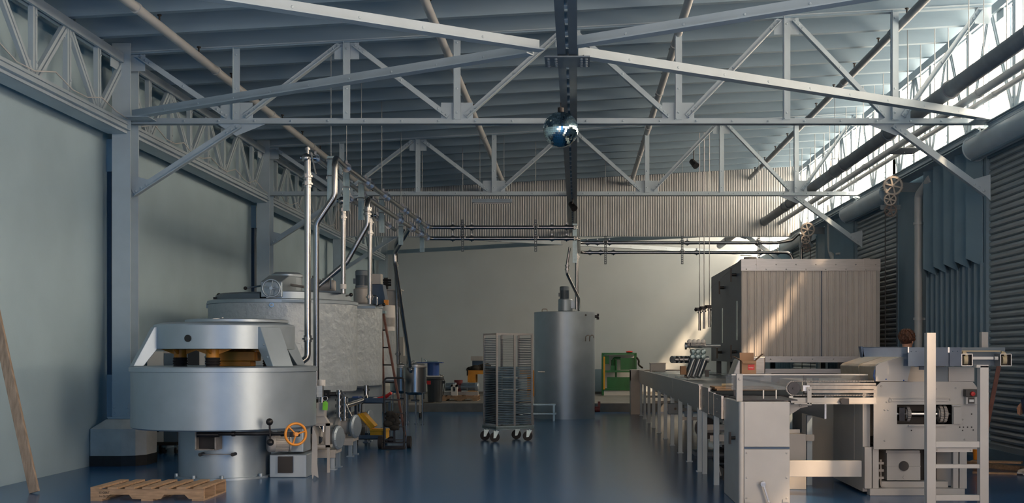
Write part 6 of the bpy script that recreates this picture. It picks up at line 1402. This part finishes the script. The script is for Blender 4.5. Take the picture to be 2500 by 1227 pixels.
# ------------------------------------------------------------------ people
def skin_body(name, joints, edges, m, parent, label=None, sub=2):
    me = bpy.data.meshes.new(name); off = ROOT[parent.name]
    keys = list(joints); idx = {k: i for i, k in enumerate(keys)}
    me.from_pydata([tuple(Vector(joints[k][0])-off) for k in keys], [(idx[a], idx[b]) for a, b in edges], [])
    o = bpy.data.objects.new(name, me); COL.objects.link(o); o.parent = parent; ROOT[o.name] = off
    sk = o.modifiers.new('skin', 'SKIN'); sk.use_smooth_shade = True
    for i, k in enumerate(keys):
        rr = joints[k][1]; rr = (rr, rr) if not isinstance(rr, tuple) else rr
        me.skin_vertices[0].data[i].radius = rr; me.skin_vertices[0].data[i].use_root = (i == 0)
    sb = o.modifiers.new('sub', 'SUBSURF'); sb.levels = sub; sb.render_levels = sub
    me.materials.append(m)
    if label: o['label'] = label
    return o
def person(loc, H, yaw, label, hair_m, shirt, trousers, shoe, nod=0.0, short_hair=True):
    r = thing('person', label, 'person', (0,0,0)); ROOT[r.name] = V(0,0,0); k = H/1.8
    J = {}
    def j(n, x, y, z, rad): J[n] = ((x*k, y*k, z*k), tuple(q*k for q in rad) if isinstance(rad, tuple) else rad*k)
    # trousers: pelvis and legs. The figure faces -Y before turning
    j('pelvis',0,0,.95,(.155,.115)); j('hipL',.09,0,.88,(.09,.095)); j('kneeL',.10,-.015,.50,(.060,.065)); j('ankL',.10,.02,.10,(.048,.05))
    j('hipR',-.09,0,.88,(.09,.095)); j('kneeR',-.10,-.015,.50,(.060,.065)); j('ankR',-.10,.02,.10,(.048,.05))
    skin_body('trousers', J, [('pelvis','hipL'),('hipL','kneeL'),('kneeL','ankL'),('pelvis','hipR'),('hipR','kneeR'),('kneeR','ankR')], trousers, r)
    J = {}
    j('waist',0,0,.98,(.15,.11)); j('chest',0,-.01,1.25,(.165,.12)); j('upper',0,0,1.42,(.14,.09)); j('neckb',0,.01,1.50,(.06,.06))
    for s, n in ((1,'L'),(-1,'R')):
        j('sh'+n,s*.17,.0,1.43,(.065,.065)); j('el'+n,s*.225,.01,1.14,(.045,.045)); j('wr'+n,s*.22,-.10,.92,(.035,.038))
    skin_body('shirt', J, [('waist','chest'),('chest','upper'),('upper','neckb'),('upper','shL'),('shL','elL'),('elL','wrL'),('upper','shR'),('shR','elR'),('elR','wrR')], shirt, r)
    # skin: neck and head as one surface, hands with fingers
    J = {}; j('n0',0,.01,1.46,(.055,.055)); j('n1',0,.0,1.56,(.052,.055)); j('h0',0,-.012,1.64,(.070,.088)); j('h1',0,-.0,1.72,(.077,.10)); j('h2',0,.005,1.765,(.06,.075))
    body = skin_body('body', J, [('n0','n1'),('n1','h0'),('h0','h1'),('h1','h2')], M['skin'], r)
    g = G(); g.prism([V(-.012,-.10,1.655),V(.012,-.10,1.655),V(.004,-.102,1.70),V(-.004,-.102,1.70)],(0,-.0,0)) if False else None
    g.lathe([(.001,.030),(.010,.022),(.016,.0),(.012,-.02)], V(0,-.100,1.665)*k, 10, (0,-.6,.8)); g.build('nose', M['skin'], body)
    for s in (1,-1):
        g = G(); g.sphere(V(s*.076,.005,1.665)*k, .03*k, 12, 8, (.32,.6,1.05)); g.build('ear', M['skin'], body)
        g = G(); g.sphere(V(s*.030,-.088,1.69)*k, .011*k, 10, 8); g.build('eye', M['black'], body)
    g = G(); g.sphere(V(0,-.093,1.625)*k, .022*k, 12, 6, (1,.3,.22)); g.build('mouth', M['maroon'], body)
    for s in (1,-1):
        base = V(s*.22,-.12,.88)*k
        J = {'w': (tuple(V(s*.22,-.095,.925)*k), (.026*k,.030*k)), 'p': (tuple(base+V(0,-.015,-.03)*k), (.018*k,.038*k))}; E = [('w','p')]
        for i in range(4):
            off = V(0,(-.030+.020*i),0)*k; ln = (.070,.082,.076,.058)[i]*k
            J['a%d'%i] = (tuple(base+V(0,-.015,-.055)*k+off), (.0105*k,.0105*k)); J['b%d'%i] = (tuple(base+V(-s*.006,-.015,-.055)*k+off+V(0,0,-ln*.55)), (.0095*k,.0095*k)); J['c%d'%i] = (tuple(base+V(-s*.022,-.016,-.055)*k+off+V(0,0,-ln)), (.008*k,.008*k))
            E += [('p','a%d'%i),('a%d'%i,'b%d'%i),('b%d'%i,'c%d'%i)]
        J['t0'] = (tuple(base+V(-s*.012,-.05,-.025)*k), (.012*k,.012*k)); J['t1'] = (tuple(base+V(-s*.022,-.066,-.06)*k), (.009*k,.009*k)); E += [('p','t0'),('t0','t1')]
        skin_body('hand', J, E, M['skin'], r, sub=1)
    # hair: tapered locks over a cap
    g = G(); c = V(0,.010,1.715)*k; g.sphere(c, .098*k, 24, 16, (.92,1.10,1.02)); rnd = random.Random(4)
    for i in range(150):
        ph = rnd.uniform(0, 2*PI); th = rnd.uniform(.1, 1.75)
        if abs(math.atan2(math.cos(ph)*0+math.sin(ph), math.cos(ph))+PI/2) < .85 and th > 1.05: continue
        d = V(math.sin(th)*math.cos(ph)*.92, math.sin(th)*math.sin(ph)*1.1, math.cos(th)); t2 = th+.42
        d2 = V(math.sin(t2)*math.cos(ph+.1)*.94, math.sin(t2)*math.sin(ph+.1)*1.12, math.cos(t2)); 
        g.tube([c+d*.094*k, c+(d+d2)*.5*.108*k, c+d2*.103*k], [.014*k,.013*k,.004*k], 6)
    h = g.build('hair', hair_m, r)
    # carve the face free: hair cap sits back on the head
    for s in (1,-1):
        x = s*.10*k; g = G(); n = 12; prof = []
        secs = [(.075,.035,.055),(.04,.042,.085),(-.05,.046,.070),(-.12,.048,.055),(-.165,.036,.042),(-.185,.012,.028)]
        vs = []; 
        for yy, w, hh in secs:
            for q in range(n):
                t = 2*PI*q/n; vs.append(V(x+w*k*math.cos(t), (yy+.03)*k, max(.012, .012+hh*k*(.5+.5*math.sin(t)))))
        g.add(vs, [(a*n+q, a*n+(q+1)%n, (a+1)*n+(q+1)%n, (a+1)*n+q) for a in range(len(secs)-1) for q in range(n)], True); g.add(vs, [tuple(range(n-1,-1,-1)), tuple(range((len(secs)-1)*n, len(secs)*n))])
        so = g.build('shoe', shoe, r)
        g = G(); poly = [V(x+.048*k*math.cos(t)*1.05, -.03*k+.135*k*math.sin(t), 0) for t in [2*PI*q/20 for q in range(20)]]; g.prism(poly, (0,0,.018)); g.build('sole', M['white'], so)
        g = G()
        for q in range(4): yy = (-.02-.022*q)*k; g.tube([V(x-.028*k,yy,.072*k-.006*q),V(x,yy-.006,.084*k-.008*q),V(x+.028*k,yy,.072*k-.006*q)],.004,6)
        g.build('laces', M['white'], so)
    r.location = loc; r.rotation_euler = (0,0,yaw); return r
person((W(2216,0,14.75).x-.0, 14.78, 0), 1.80, math.radians(140), 'brown-haired person seen from behind over the moulding machine, face turned right', M['hair'], M['shirt'], M['navy'], M['shoe'])
p2 = person((5.65, 14.62, .008), 1.74, math.radians(-90), 'person in navy trousers and cream canvas shoes, cut off by the right edge', M['hair'], M['navy'], M['navy'], M['shoe'])
p2.rotation_euler = (math.radians(-4),0,math.radians(-90))
